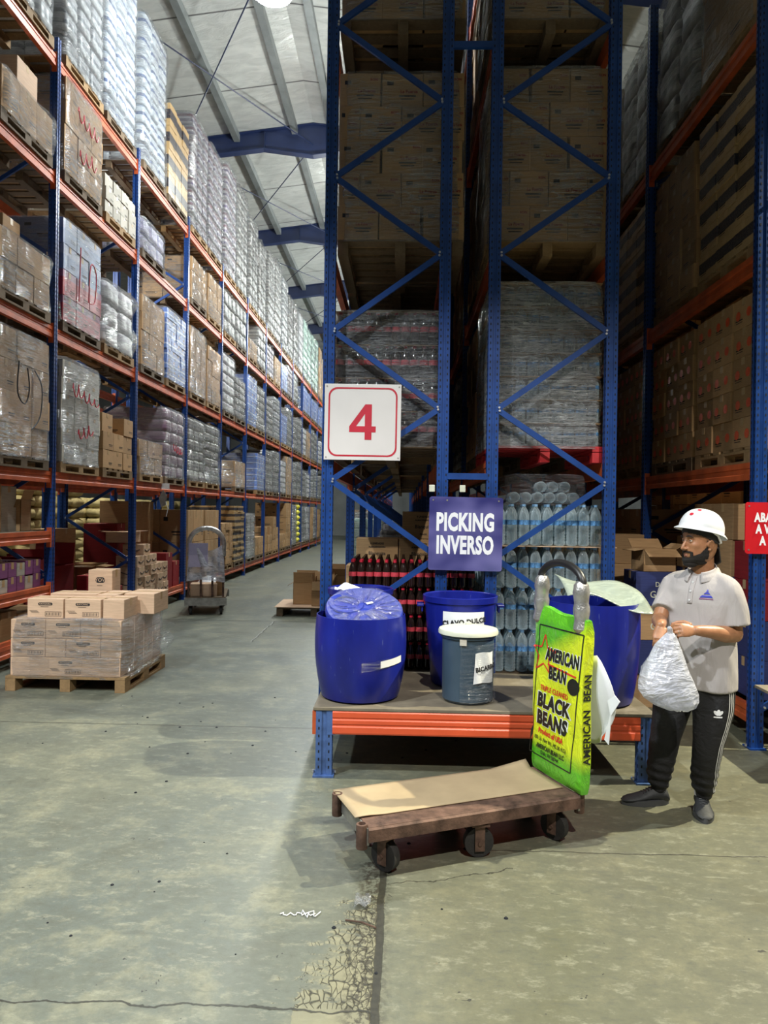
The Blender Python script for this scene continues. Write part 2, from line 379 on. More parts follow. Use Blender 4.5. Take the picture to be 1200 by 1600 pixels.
# ============================================================ THE BUILDING
def struct(name, me, **k):
    return put(name, me, kind='structure', **k)
struct('floor', MB().grid(lambda u, v: (-14 + 26 * u, -8 + 56 * v, 0), 1, 1).mesh('floor', ['floor'], fix=False))
RX, RZ, SL = -2.3, 11.0, .13           # ridge line and slope of the roof
def roof(x): return RZ - SL * abs(x - RX)
struct('ceiling', MB().prism([(-14, roof(-14)), (RX, RZ), (12, roof(12)), (12, roof(12) + .15), (RX, RZ + .15), (-14, roof(-14) + .15)], -8, 48, 'y').mesh('ceiling', ['foil']))
struct('wall_left', MB().box((-14.1, 20, 5), (.2, 56, 10)).mesh('wall_left', ['wallm']))
struct('wall_right', MB().box((12.1, 20, 5), (.2, 56, 10)).mesh('wall_right', ['wallm']))
struct('wall_back', MB().box((-1, 48.1, 5.5), (26.4, .2, 11)).mesh('wall_back', ['wallm']))
def girder_mesh():
    mb = MB()
    for sgn, xe in ((-1, -14), (1, 12)):
        # tapered web with flanges, deeper at the ridge
        o = [(RX, RZ - .02), (xe, roof(xe) - .02), (xe, roof(xe) - .40), (RX + sgn * 1.2, RZ - .62), (RX, RZ - .78)]
        mb.prism(o, -.012, .012, 'y')
        for (a, b) in ((o[2], o[3]), (o[3], o[4]), (o[0], o[1])):
            mb.bar((a[0], 0, a[1]), (b[0], 0, b[1]), .02, .2, (0, 1, 0))
        for t in (.1, .3, .5, .7, .9):
            x = RX + (xe - RX) * t; mb.box((x, 0, roof(x) - .27), (.012, .16, .42))
    return mb.mesh('girder', ['girder'])
gm = girder_mesh()
for k in range(7):
    struct(f'trim_{k + 1}', gm, loc=(0, 11.4 + 5.83 * k, 0))
n_ = 8
for x in (-9.4, -7.6, -5.9, -4.15, -2.75, -1.85, -.2, 1.6, 3.4):
    struct(f'trim_{n_}', MB().box((x, 20, roof(x) - .10), (.14, 56, .18)).mesh('purlin', ['purlin'])); n_ += 1
for k in range(5):   # wind bracing rods under the foil
    y = 11.4 + 5.83 * k
    mb = MB(); mb.tube([(-5.6, y, roof(-5.6) - .3), (RX, y + 5.83, RZ - .5)], .014, 6); mb.tube([(RX, y, RZ - .5), (-5.6, y + 5.83, roof(-5.6) - .3)], .014, 6)
    struct(f'trim_{n_}', mb.mesh('bracing', ['girder'])); n_ += 1

# ---------------------------------------------------------------- lamps
def emis(name, col, st):
    s = NM(name); s.base((.8, .8, .8)); s.set(s.b.inputs['Emission Color'], col); s.b.inputs['Emission Strength'].default_value = st; return s.m
M['led_cool'] = emis('lit_cool_lens', (.85, .95, 1), 30.)
M['led_warm'] = emis('lit_warm_lens', (1, .93, .7), 18.)
house = MB().lathe([(.03, .34), (.07, .33), (.08, .16), (.20, .10), (.27, -.02), (.26, -.02), (.19, .09), (.02, .12)], 28).mesh('lamp_housing', ['reflector'], True)
lens = MB().lathe([(.18, .085), (.19, .07), (.001, .065)], 24)
hook = MB().tube([(0, 0, .33), (0, 0, 1.6)], .008, 6).mesh('suspension_rod', ['steel'])
lensC, lensW = lens.mesh('lens', ['led_cool'], True), lens.mesh('lens', ['led_warm'], True)
def lamp(i, spec, where):
    x, y, z, W, col, cone, rad = spec
    t = thing('high_bay_lamp', where, 'ceiling lamp', (x, y, z), 0, 'high bay lamps under the roof')
    put('lamp_housing', house, t); put('lens', lensC if col[0] < .99 else lensW, t)
    rod = put('suspension_rod', MB().tube([(0, 0, .33), (0, 0, roof(x) - z)], .008, 6).mesh('suspension_rod', ['steel']), t)
    l = bpy.data.lights.new('bulb', 'POINT' if cone is None else 'SPOT'); l.energy = W; l.color = col; l.shadow_soft_size = rad
    if cone: l.spot_size = RD(2 * cone); l.spot_blend = .22
    o = bpy.data.objects.new('bulb', l); COL.objects.link(o); o.parent = t; o.location = (0, 0, -.12)
ORD = ['first', 'second', 'third', 'fourth', 'fifth', 'sixth', 'seventh', 'eighth', 'ninth', 'tenth', 'eleventh', 'twelfth', 'thirteenth', 'fourteenth', 'fifteenth']
for i, sp in enumerate(AISLE): lamp(i, sp, f'{ORD[i]} high bay lamp along the left aisle, counted from the camera')
for i, sp in enumerate(CROSS): lamp(i, sp, ['warm high bay lamp over the cross aisle at far right', 'cool high bay lamp over the cross aisle behind camera left', 'high bay lamp added at far left for glare on the left pallet', 'warm high bay lamp behind the camera'][i])
for i, sp in enumerate(BACK): lamp(i, sp, ['high bay lamp beyond the left racking, nearer of two', 'high bay lamp beyond the left racking, farther of two', 'high bay lamp above the gap of the middle racking'][i])

# ============================================================ RACKING
def post_mesh(h, wd=.09, dp=.075, slots=True, mat='blue', ztop=None):
    """perforated upright, open grooves on each face, punched face towards -Y and +Y"""
    a, b = wd / 2, dp / 2; g = .008; q = wd * .14
    o = [(-a, -b), (-q, -b), (-q, -b + g), (q, -b + g), (q, -b), (a, -b), (a, -b * .3), (a - g, -b * .3), (a - g, b * .3), (a, b * .3), (a, b), (q, b), (q, b - g), (-q, b - g), (-q, b), (-a, b), (-a, b * .3), (-a + g, b * .3), (-a + g, -b * .3), (-a, -b * .3)]
    mb = MB().prism(o, 0, h)
    if slots:
        z = .06; zt = min(h, ztop or h)
        while z < zt - .03:
            for x in (-a * .62, a * .62):
                mb.box((x, -b, z), (.009, .0015, .018), m=1)
            for sx in (-1, 1):
                mb.box((sx * a, b * .62, z), (.002, .010, .022), m=1); mb.box((sx * a, -b * .62, z), (.002, .010, .022), m=1)
            z += .05
    mb.box((0, 0, .005), (wd + .03, dp + .05, .010))
    for sx in (-1, 1): mb.tube([(sx * (a + .018), 0, .012), (sx * (a + .018), 0, .03)], .009, 6, 2)
    return mb.mesh('post', [mat, 'hole', 'bolt'])
def brace_mesh(L):
    mb = MB(); w2 = .022
    o = [(-w2, -.012), (w2, -.012), (w2, .012), (w2 - .004, .012), (w2 - .004, -.008), (-w2 + .004, -.008), (-w2 + .004, .012), (-w2, .012)]
    mb.prism(o, 0, L)
    for z in (.02, L - .02): mb.tube([(0, -.012, z), (0, -.026, z)], .009, 6, 1)
    return mb.mesh('brace', ['blue', 'bolt'])
def beam_mesh(L, mat='orange', h=.13, along='y', conn=True):
    """stepped box beam with toothed end plates, length along +Y, face towards +X"""
    t = .025
    o = [(-t, 0), (t, 0), (t, h * .30), (t - .008, h * .36), (t - .008, h * .62), (t, h * .68), (t, h), (-t, h)]
    mb = MB().prism([(p[0], p[1]) for p in o], .0, L, 'y')
    if conn:
        for y, sg in ((.0, 1), (L, -1)):
            mb.box((t * .2, y + sg * .004, h * .42), (.058, .008, h + .10), m=1)
            mb.box((t + .004, y - sg * .022, h * .42), (.006, .05, h + .10), m=1)
    return mb.mesh('beam', [mat, mat])
POST = {}; BR = {}; BEAM = {}
def frame(rack, x0, x1, y, h, zs, near=True, flip=False, nbr=True, mat='blue'):
    """upright frame standing across X: a post at x0 and x1 with zigzag braces parted at heights zs"""
    k = (h, near, mat)
    if k not in POST: POST[k] = post_mesh(h, slots=near, mat=mat)
    ps = [put('post', POST[k], rack, (x, y, 0)) for x in (x0, x1)]
    if nbr:
        L0 = abs(x1 - x0) - .07
        for i in range(len(zs) - 1):
            a, b = (x0 + .03, x1 - .03) if (i % 2 == 0) != flip else (x1 - .03, x0 + .03)
            p, q = Vector((a, 0, zs[i])), Vector((b, 0, zs[i + 1])); d = q - p; key = round(d.length, 2)
            if key not in BR: BR[key] = brace_mesh(key)
            z = d.normalized(); yv = Vector((0, 1, 0)); xv = yv.cross(z)
            mx = Matrix((xv, yv, z)).transposed().to_4x4(); mx.translation = Vector((p.x - ps[0].location.x, -.028, p.z))
            o = put('brace', BR[key], ps[0]); o.matrix_local = mx
def row(rack, xf, xb, ys, levels, h, face=1, backto=99, nearto=5, brto=7, bmat='orange', zs=None, flip=False):
    """a run of bays: frames at ys, beams at the aisle face xf and, in the near bays, at the back xb"""
    zs = zs or [.3 + .62 * i for i in range(int((h - .4) / .62) + 1)]
    for i, y in enumerate(ys): frame(rack, min(xf, xb), max(xf, xb), y, h, zs, i < nearto, flip, i < brto)
    for i in range(len(ys) - 1):
        L = round(ys[i + 1] - ys[i] - .075, 3)
        if (L, bmat) not in BEAM: BEAM[(L, bmat)] = beam_mesh(L, bmat)
        for z in levels:
            for j, (x, fc) in enumerate(((xf, face), (xb, -face))):
                if j == 1 and i >= backto: continue
                yy = ys[i] + .0375
                if fc > 0: put('beam', BEAM[(L, bmat)], rack, (x, yy, z - .13))
                else: put('beam', BEAM[(L, bmat)], rack, (x, yy + L, z - .13), (0, 0, pi))

LX = -4.12
LY = [5.71 + 2.53 * k for k in range(14)]
LV = [.30, 2.12, 3.80, 5.58, 6.94]
rackL = thing('pallet_rack', 'long blue and orange pallet racking along the left side of the aisle', 'racking', (0, 0, 0), 0)
row(rackL, LX, LX - 1.05, LY, LV, 7.15, 1, backto=2, brto=6)
BX = -5.45
rackB = thing('pallet_rack', 'second row of blue racking standing back to back behind the left racking', 'racking')
row(rackB, BX - 1.0, BX, LY[0:7], [2.12, 3.8], 7.1, -1, backto=6, nearto=1, brto=2)
CY = [5.74 + 2.5 * k for k in range(13)]
CV = [2.13, 3.80, 5.60, 7.20]
zsC = [.12, .75, 1.357, 1.955, 2.535, 3.15, 3.762, 4.374, 4.972, 5.59, 6.2, 6.8, 7.4, 8.0]
rackA = thing('pallet_rack', 'middle racking under the number 4 sign, left of two back to back', 'racking')
row(rackA, -.615, .303, CY, CV, 8.4, -1, backto=8, nearto=3, brto=6, zs=zsC, flip=True)
rackC = thing('pallet_rack', 'middle racking behind the water bottles, right of two back to back', 'racking')
row(rackC, 1.625, .697, CY[:8], CV, 8.4, 1, backto=8, nearto=2, brto=4, zs=zsC, flip=False)
tie = MB().box((.5, 5.71, 5.42), (.32, .03, .05)).mesh('row_spacer', ['blue'])
put('row_spacer', tie, rackA)
put('row_spacer', MB().box((.5, 5.71, 2.9 - .9), (.32, .03, .05)).mesh('row_spacer', ['blue']), rackA)
RY = [5.38 + 2.45 * k for k in range(6)]
rackR = thing('pallet_rack', 'blue racking with orange beams at the right edge behind the person', 'racking')
row(rackR, 2.62, 3.72, RY, [.30, 2.12, 3.68, 5.43], 7.2, -1, backto=5, nearto=2, brto=3)
# low picking shelves in the left rack's nearest bay
for z in (1.43, .80, .26):
    me = beam_mesh(2.455, 'orange', .13); put('beam', me, rackL, (LX + .01, LY[0] + .0375, z - .13))
    if z > .3: put('shelf_panel', MB().box((LX - .5, LY[0] + 1.26, z - .01), (.98, 2.4, .02)).mesh('shelf_panel', ['deck']), rackL)

# ============================================================ PALLETS AND GOODS
def pallet_mesh(wx=1.2, dy=1.0, mat='wood', h=.13):
    mb = MB(); n = 6; bw = .11
    for k in range(n):
        y = -dy / 2 + bw / 2 + (dy - bw) * k / (n - 1)
        mb.box((0, y, h - .011), (wx, bw, .02))
    for k in range(3):
        x = -wx / 2 + .05 + (wx - .1) * k / 2
        mb.box((x, 0, h - .034), (.1, dy, .022))
        for j in range(3):
            y = -dy / 2 + .06 + (dy - .12) * j / 2
            mb.box((x, y, .0555), (.1, .12, .065))
        mb.box((x, 0, .012), (.1, dy, .022))
    return mb.mesh('pallet', [mat])
PAL = pallet_mesh(); PALD = pallet_mesh(mat='wood_d')
PALR = pallet_mesh(mat='redpal', h=.14)
def carton_mesh(mat='carton', logo=None):
    """unit carton, origin at the base centre, with a closed seam and tape over the top and down the ends"""
    mb = MB(); mb.box((0, 0, .5), (1, 1, 1))
    me = mb.mesh('carton', [mat, 'tape', 'ink'], bevel=.012)
    m2 = MB()
    m2.box((0, 0, 1.002), (1.0, .16, .004), m=1)
    for sx in (-1, 1):
        m2.box((sx * .502, 0, .88), (.004, .16, .24), m=1)
        m2.box((sx * .502, .22, .30), (.003, .34, .035), m=2); m2.box((sx * .502, .22, .22), (.003, .30, .02), m=2)
    for sy in (-1, 1):
        m2.box((.12, sy * .502, .33), (.42, .003, .05), m=2); m2.box((.12, sy * .502, .24), (.34, .003, .03), m=2)
        m2.box((-.3, sy * .502, .72), (.16, .003, .12), m=2)
    a = m2.mesh('carton', [mat, 'tape', 'ink'])
    return join_mesh('carton', [(me, I4), (a, I4)])
def pack_mesh(mat):
    """unit shrink-wrapped pack of 3 x 2 round goods: bulged sides and a flat top"""
    mb = MB(); n = 36
    def ring(sc, z):
        r = []
        for k in range(n):
            a = 2 * pi * k / n; c_, s_ = cos(a), sin(a)
            q = (abs(c_) ** 8 + abs(s_) ** 8) ** (-1 / 8) * .5
            x, y = c_ * q, s_ * q
            d = 1 - .035 * (1 - abs(sin(3 * pi * x)) if abs(y) > abs(x) else 1 - abs(sin(3 * pi * y)))
            r.append(Vector((x * sc * d, y * sc * d, z)))
        return r
    mb.rings([ring(.90, 0), ring(.99, .06), ring(1, .3), ring(.97, .62), ring(1, .8), ring(.9, .97), ring(.6, 1)])
    return mb.mesh('pack', [mat], True, ang=60)
def sack_mesh(mat):
    mb = MB(); n = 28
    def ring(sc, z, p):
        r = []
        for k in range(n):
            a = 2 * pi * k / n; c_, s_ = cos(a), sin(a); q = (abs(c_) ** p + abs(s_) ** p) ** (-1 / p) * .5
            r.append(Vector((c_ * q * sc, s_ * q * sc, z + .05 * sin(3 * a + z * 4))))
        return r
    mb.rings([ring(.72, .02, 4), ring(.93, .16, 5), ring(1, .48, 6), ring(.93, .82, 5), ring(.7, .98, 4)])
    return mb.mesh('sack', [mat], True, ang=80)
UNIT = {}
def unit(kind):
    if kind not in UNIT:
        if kind.startswith('carton') or kind == 'bandbox': UNIT[kind] = ('carton', carton_mesh(kind))
        elif kind.startswith('sack'): UNIT[kind] = ('sack', sack_mesh(kind))
        else: UNIT[kind] = ('pack', pack_mesh(kind))
    return UNIT[kind]
UNIT['steelblue'] = ('carton', carton_mesh('steelblue')); UNIT['redblue'] = ('carton', carton_mesh('redblue')); UNIT['bluepk'] = ('carton', carton_mesh('bluepk'))
def wrap_mesh(wx, dy, h, mat, seed, bulge=.02, n=40, rows=10, lumpy=.02, top=True, sag=0.):
    mb = MB(); rings = []
    for j in range(rows + 1):
        t = j / rows; z = -.02 + (h + .03) * t; ring = []
        for k in range(n):
            a = 2 * pi * (k + .5) / n; c_, s_ = cos(a), sin(a); p = 14
            q = (abs(c_) ** p + abs(s_) ** p) ** (-1 / p)
            nz = noise.noise(Vector((c_ * 2.3 + seed * 3.1, s_ * 2.3, z * 3.1)))
            e = bulge + lumpy * nz + .012 * noise.noise(Vector((c_ * 9, s_ * 9, z * 11 + seed)))
            if t > .93: e -= .02
            ring.append(Vector((c_ * q * (wx / 2 + max(.006, e)), s_ * q * (dy / 2 + max(.006, e)), z)))
        rings.append(ring)
    top_r = [Vector((p.x * .8, p.y * .8, p.z + .012)) for p in rings[-1]]; rings.append(top_r)
    mb.rings(rings, None, top, False)
    return mb.mesh('stretch_wrap', [mat], True, fix=False, ang=80)
WRAPC = {}
def load(label, x, y, z, kind, n=(2, 3, 4), wx=1.1, dy=1.0, h=1.3, wrap='wrap', cat='pallet load', pal=None, jit=.012, group=None, scrib=None, name='pallet_load', missing=0, rz=0., lumpy=.02, faceX=1):
    t = thing(name, label, cat, (x, y, z), rz, group)
    pm = pal or (PAL if random.random() < .6 else PALD)
    put('pallet', pm, t, (0, 0, 0), scale=(wx / 1.2, dy / 1.0, 1))
    un, um = unit(kind); nx, ny, nz = n; ux, uy, uz = wx / nx, dy / ny, h / nz
    for k in range(nz):
        for j in range(ny):
            for i in range(nx):
                # only the shell of the stack can be seen
                if 0 < i < nx - 1 and 0 < j < ny - 1 and k < nz - 1: continue
                if k == nz - 1 and missing and (i + j * 2) % 3 < missing: continue
                a = random.uniform(-jit, jit)
                if kind == 'fuerza' and k % 2:      # bonded layers: half cartons at the ends
                    for (xa, xb) in (((-.5, -.5 + .5 / nx), (-.5 + .5 / nx, -.5 + 1.5 / nx)) if i == 0 else (((-.5 + (i + .5) / nx, -.5 + min(1, (i + 1.5) / nx) if i < nx - 1 else .5),))):
                        put(un, um, t, ((xa + xb) / 2 * wx, -dy / 2 + uy * (j + .5) + random.uniform(-jit, jit), .13 + uz * k), (0, 0, a), ((xb - xa) * wx * .975, uy * .975, uz * .992))
                    continue
                put(un, um, t, (-wx / 2 + ux * (i + .5) + random.uniform(-jit, jit), -dy / 2 + uy * (j + .5) + random.uniform(-jit, jit), .13 + uz * k), (0, 0, a),
                    (ux * .975, uy * .975, uz * .992))
    if wrap:
        key = (round(wx, 2), round(dy, 2), round(h, 1), wrap, random.randint(0, 2), lumpy)
        if key not in WRAPC: WRAPC[key] = wrap_mesh(wx, dy, h, wrap, random.random() * 9, lumpy=lumpy)
        put('stretch_wrap', WRAPC[key], t, (0, 0, .13))
    if scrib:
        for (pts, m_, side) in scrib:
            mb = MB(); P3 = []; V_ = [Vector(p) for p in pts]; pts = []
            for i in range(len(V_) - 1):
                p0, p1, p2, p3 = V_[max(i - 1, 0)], V_[i], V_[i + 1], V_[min(i + 2, len(V_) - 1)]
                for k in range(4):
                    t_ = k / 4; pts.append(.5 * ((2 * p1) + (p2 - p0) * t_ + (2 * p0 - 5 * p1 + 4 * p2 - p3) * t_ * t_ + (-p0 + 3 * p1 - 3 * p2 + p3) * t_ ** 3))
            pts.append(V_[-1])
            for (u, w_) in pts:
                if side == 'x': P3.append(Vector((wx / 2 + .045, -dy / 2 + dy * u, .13 + h * w_)))
                else: P3.append(Vector((-wx / 2 + wx * u, -dy / 2 - .045, .13 + h * w_)))
            mb.tube(P3, .007, 5); put('marker_writing', mb.mesh('marker_writing', [m_]), t)
    return t

def lbl(kinddesc, level, bay, slot):
    lv = ['floor level', 'first shelf up', 'second shelf up', 'third shelf up', 'top shelf'][level]
    return f'{kinddesc}, left racking {lv}, {ORD[bay]} bay, {["near", "far"][slot]} side'
DESC = {'carton': 'wrapped brown cartons', 'tissue': 'wrapped white and navy packs', 'tissue_g': 'wrapped grey banded packs', 'bottlepk': 'wrapped purple grey packs',
        'greypk': 'shiny wrapped grey packs', 'bluepk': 'wrapped blue packs', 'lilac': 'wrapped lilac packs', 'greenpk': 'wrapped pale green packs', 'bandbox': 'brown cartons with dark bands',
        'plum': 'wrapped plum packs', 'redblue': 'red cartons', 'steelblue': 'slate blue packs', 'whitepk': 'wrapped white packs', 'carton_wht': 'pale faced cartons', 'carton_red': 'red cartons', 'sack_yy': 'yellow sacks'}
def L(level, bay, slot, kind, h, n=None, wrap='wrap', wx=1.1, dy=1.06, off=0., desc=None, **k):
    y = LY[bay] + (.68 if slot == 0 else 1.86) + off
    if n is None: n = (2, 3, max(2, round(h / .30)))
    return load(lbl(desc or DESC[kind], level, bay, slot), LX - .50, y, LV[level], kind, n, wx, dy, h, wrap, group=None, **k)
def squig(n, seed, u0=.2, u1=.8, w0=.3, w1=.8):
    # a line of looping handwriting
    rs = random.Random(seed); pts = []; N = n * 8; mid = (w0 + w1) / 2; amp = (w1 - w0) / 2
    am = [rs.uniform(.35, 1) for _ in range(n + 2)]
    for i in range(N + 1):
        t = i / N; k = t * n; a = am[int(k)] * (1 - k % 1) + am[int(k) + 1] * (k % 1)
        pts.append((u0 + (u1 - u0) * t + .022 * cos(2 * pi * k) + rs.uniform(-.004, .004), mid + amp * .55 * a * sin(2 * pi * k) + amp * .25 * sin(3 * t + seed)))
    return pts
def _old(n, seed, u0=.2, u1=.8, w0=.3, w1=.8):
    random.seed(seed); return [(u0 + (u1 - u0) * i / n + random.uniform(-.05, .05), w0 + (w1 - w0) * (.5 + .5 * sin(i * 2.3 + seed)) * random.uniform(.7, 1)) for i in range(n + 1)]
# --- top shelf (nearest first)
L(4, 0, 1, 'tissue_g', 1.9, wrap='wrap_m')
L(4, 1, 0, 'tissue_g', 2.55, (2, 3, 9), 'wrap_m'); L(4, 1, 1, 'tissue', 2.5, (2, 3, 9), 'wrap_m')
L(4, 2, 0, 'tissue', 2.3, (2, 3, 8), 'wrap_m'); L(4, 2, 1, 'bandbox', 1.55, (2, 3, 4), None)
L(4, 3, 0, 'bottlepk', 2.15, (2, 3, 9)); L(4, 3, 1, 'bottlepk', 2.2, (2, 3, 9))
tops = [2.45, 2.5, 2.3, 2.1, 2.3, 2.45, 2.35, 2.1, 2.2, 2.2, 2.3, 2.2, 2.3, 2.4, 2.3, 2.0, 1.8, 1.9]
tk = ['bottlepk', 'greypk', 'greypk', 'greypk', 'greypk', 'greypk', 'tissue_g', 'greypk', 'greypk', 'whitepk', 'greenpk', 'greenpk', 'greenpk', 'greenpk', 'carton', 'carton', 'carton', 'carton']
for i in range(18):
    L(4, 4 + i // 2, i % 2, tk[i], tops[i], (2, 3, 9) if i < 8 else (1, 3, 8), 'wrap', lumpy=.05, dy=.98)
# --- third raised shelf
L(3, 0, 1, 'carton', .42, (2, 3, 1), 'wrap', missing=0, lumpy=.07); L(3, 1, 0, 'carton', 1.12, (2, 3, 4), 'wrap_m', scrib=[(squig(4, 3, .2, .75, .55, .9), 'red', 'x'), (squig(3, 5, .25, .7, .15, .45), 'red', 'x')])
L(3, 1, 1, 'carton_wht', .52, (2, 4, 3), None); L(3, 2, 0, 'lilac', .50, (2, 3, 2), 'wrap_m')
L(3, 3, 0, 'carton', .78, (2, 3, 3), 'wrap'); L(3, 3, 1, 'carton', .85, (2, 3, 3), 'wrap'); L(3, 4, 0, 'greypk', .95); L(3, 4, 1, 'greypk', 1.0)
L(3, 5, 0, 'carton', .45, (2, 3, 2)); L(3, 5, 1, 'greypk', 1.05)
# --- second raised shelf
L(2, 0, 1, 'carton', .60, (2, 3, 2), 'wrap', lumpy=.06); 
t_ = L(2, 1, 0, 'steelblue', 1.22, (2, 3, 4), 'wrap', scrib=[([(.3, .25), (.33, .8)], 'red', 'x'), ([(.55, .3), (.6, .7), (.75, .65), (.72, .35), (.58, .3)], 'red', 'x')])
for o_ in t_.children:
    if o_.name.startswith('carton') and o_.location.z < .45: o_.data = unit('redblue')[1]
L(2, 1, 1, 'whitepk', .88, (2, 2, 3), 'wrap_m', lumpy=.10)
L(2, 2, 0, 'carton', 1.08, (2, 3, 4)); L(2, 2, 1, 'bluepk', 1.2, (2, 4, 7), 'wrap'); L(2, 3, 0, 'carton', 1.25, (2, 3, 4), 'wrap_m'); L(2, 3, 1, 'carton', 1.15, (2, 3, 4))
# --- first raised shelf
L(1, 0, 1, 'carton', 1.30, (2, 3, 4), 'wrap', scrib=[([(.30, .75), (.28, .5), (.42, .42), (.5, .55), (.46, .72)], 'ink', 'x'), ([(.60, .72), (.75, .6), (.72, .35), (.55, .22)], 'ink', 'x')])
L(1, 1, 0, 'carton_wht', 1.22, (2, 3, 6), 'wrap_m', scrib=[(squig(5, 8, .15, .85, .55, .85), 'red', 'x'), (squig(3, 11, .3, .7, .2, .45), 'red', 'x')])
L(1, 1, 1, 'carton', .75, (2, 3, 3), None, missing=1)
L(1, 2, 0, 'carton', .52, (2, 3, 2), 'wrap', lumpy=.04); L(1, 2, 1, 'plum', 1.18, (2, 3, 6), 'wrap', scrib=[(squig(4, 21, .25, .7, .3, .55), 'red', 'x')])
L(1, 3, 0, 'greypk', 1.18, (2, 3, 6), 'wrap'); L(1, 3, 1, 'greypk', 1.2, (2, 3, 7), 'wrap', lumpy=.04)
L(1, 4, 1, 'carton', .62, (2, 3, 2), 'wrap', lumpy=.04)
# --- the far bays
random.seed(31)
fk = ['greypk', 'greypk', 'tissue_g', 'bottlepk', 'carton', 'greypk', 'bluepk', 'whitepk', 'greypk']
for lev in (1, 2, 3):
    for b in range(4, 13):
        for sl in (0, 1):
            if lev == 3 and b < 6: continue
            if lev == 1 and b == 4: continue
            if random.random() < .06: continue
            kd = random.choice(fk)
            if lev == 3 and b in (9, 10, 11) : kd = 'bluepk'
            hh = random.uniform(.95, 1.32) if lev != 3 else random.uniform(.7, 1.0)
            L(lev, b, sl, kd, hh, (2, 3, 6) if b < 8 else (1, 3, 5), lumpy=.035)
# ============================================================ LOOSE CARTONS
def box_mesh(w_, d_, h_, mat, opened=False, logo=None, flaps=(55, 130, 40, 120)):
    """carton in metres, base centre at origin; logo printed on the -Y face"""
    if not opened:
        mb = MB(); mb.box((0, 0, h_ / 2), (w_, d_, h_)); me = mb.mesh('carton', [mat, 'tape', 'ink'], bevel=.005)
        m2 = MB(); m2.box((0, 0, h_ + .0005), (w_ * .995, .05, .001), m=1)
        for sx in (-1, 1): m2.box((sx * (w_ / 2 + .0008), 0, h_ - .035), (.001, .05, .07), m=1)
        parts = [(me, I4), (m2.mesh('carton', [mat, 'tape', 'ink']), I4)]
    else:
        mb = MB(); t = .005
        mb.box((0, 0, t / 2), (w_, d_, t))
        for sx in (-1, 1): mb.box((sx * (w_ / 2 - t / 2), 0, h_ / 2), (t, d_, h_))
        for sy in (-1, 1): mb.box((0, sy * (d_ / 2 - t / 2), h_ / 2), (w_, t, h_))
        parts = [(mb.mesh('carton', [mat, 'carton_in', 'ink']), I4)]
    if logo == 'pill':
        m3 = MB(); y = -d_ / 2 - .001; pw, ph, cx, cz = w_ * .40, h_ * .15, -w_ * .0, h_ * .74
        o = []
        for k in range(20):
            a = 2 * pi * k / 20; sgn = 1 if cos(a) >= 0 else -1
            o.append((cx + sgn * (pw / 2 - ph / 2) + cos(a) * ph / 2, cz + sin(a) * ph / 2))
        m3.prism(o, y, y + .001, 'y', m=2)
        bx, bz, bw, bh = w_ * .22, h_ * .24, w_ * .44, h_ * .22
        for (cx2, cz2, a, b) in ((bx, bz + bh / 2, bw, .003), (bx, bz - bh / 2, bw, .003), (bx - bw / 2, bz, .003, bh), (bx + bw / 2, bz, .003, bh)):
            m3.box((cx2, y, cz2), (a, .001, b), m=2)
        for k in range(14): m3.box((bx - bw * .42 + bw * .84 * k / 13, y, bz), (.002 + .003 * (k % 3 == 0), .001, bh * .62), m=2)
        for k in range(3): m3.box((-w_ * .33 + k * .01, y, h_ * (.40 - .055 * k)), (w_ * .22, .001, .003), m=2)
        m3.box((-w_ * .02, y, h_ * .60), (w_ * .22, .001, .004), m=2)
        parts.append((m3.mesh('print', [mat, 'tape', 'ink']), I4))
        parts.append((text_mesh('RAYOVAC', ph * .88, ['carton_l'], .0, 1.0), Matrix.Translation((cx, y - .001, cz)) @ Matrix.Scale(1, 4)))
    elif logo:
        for (s_, z, sz, m_) in logo:
            parts.append((text_mesh(s_, sz, [m_], .001, .9), Matrix.Translation((0, -d_ / 2 - .0015, z))))
    return join_mesh('carton', parts)
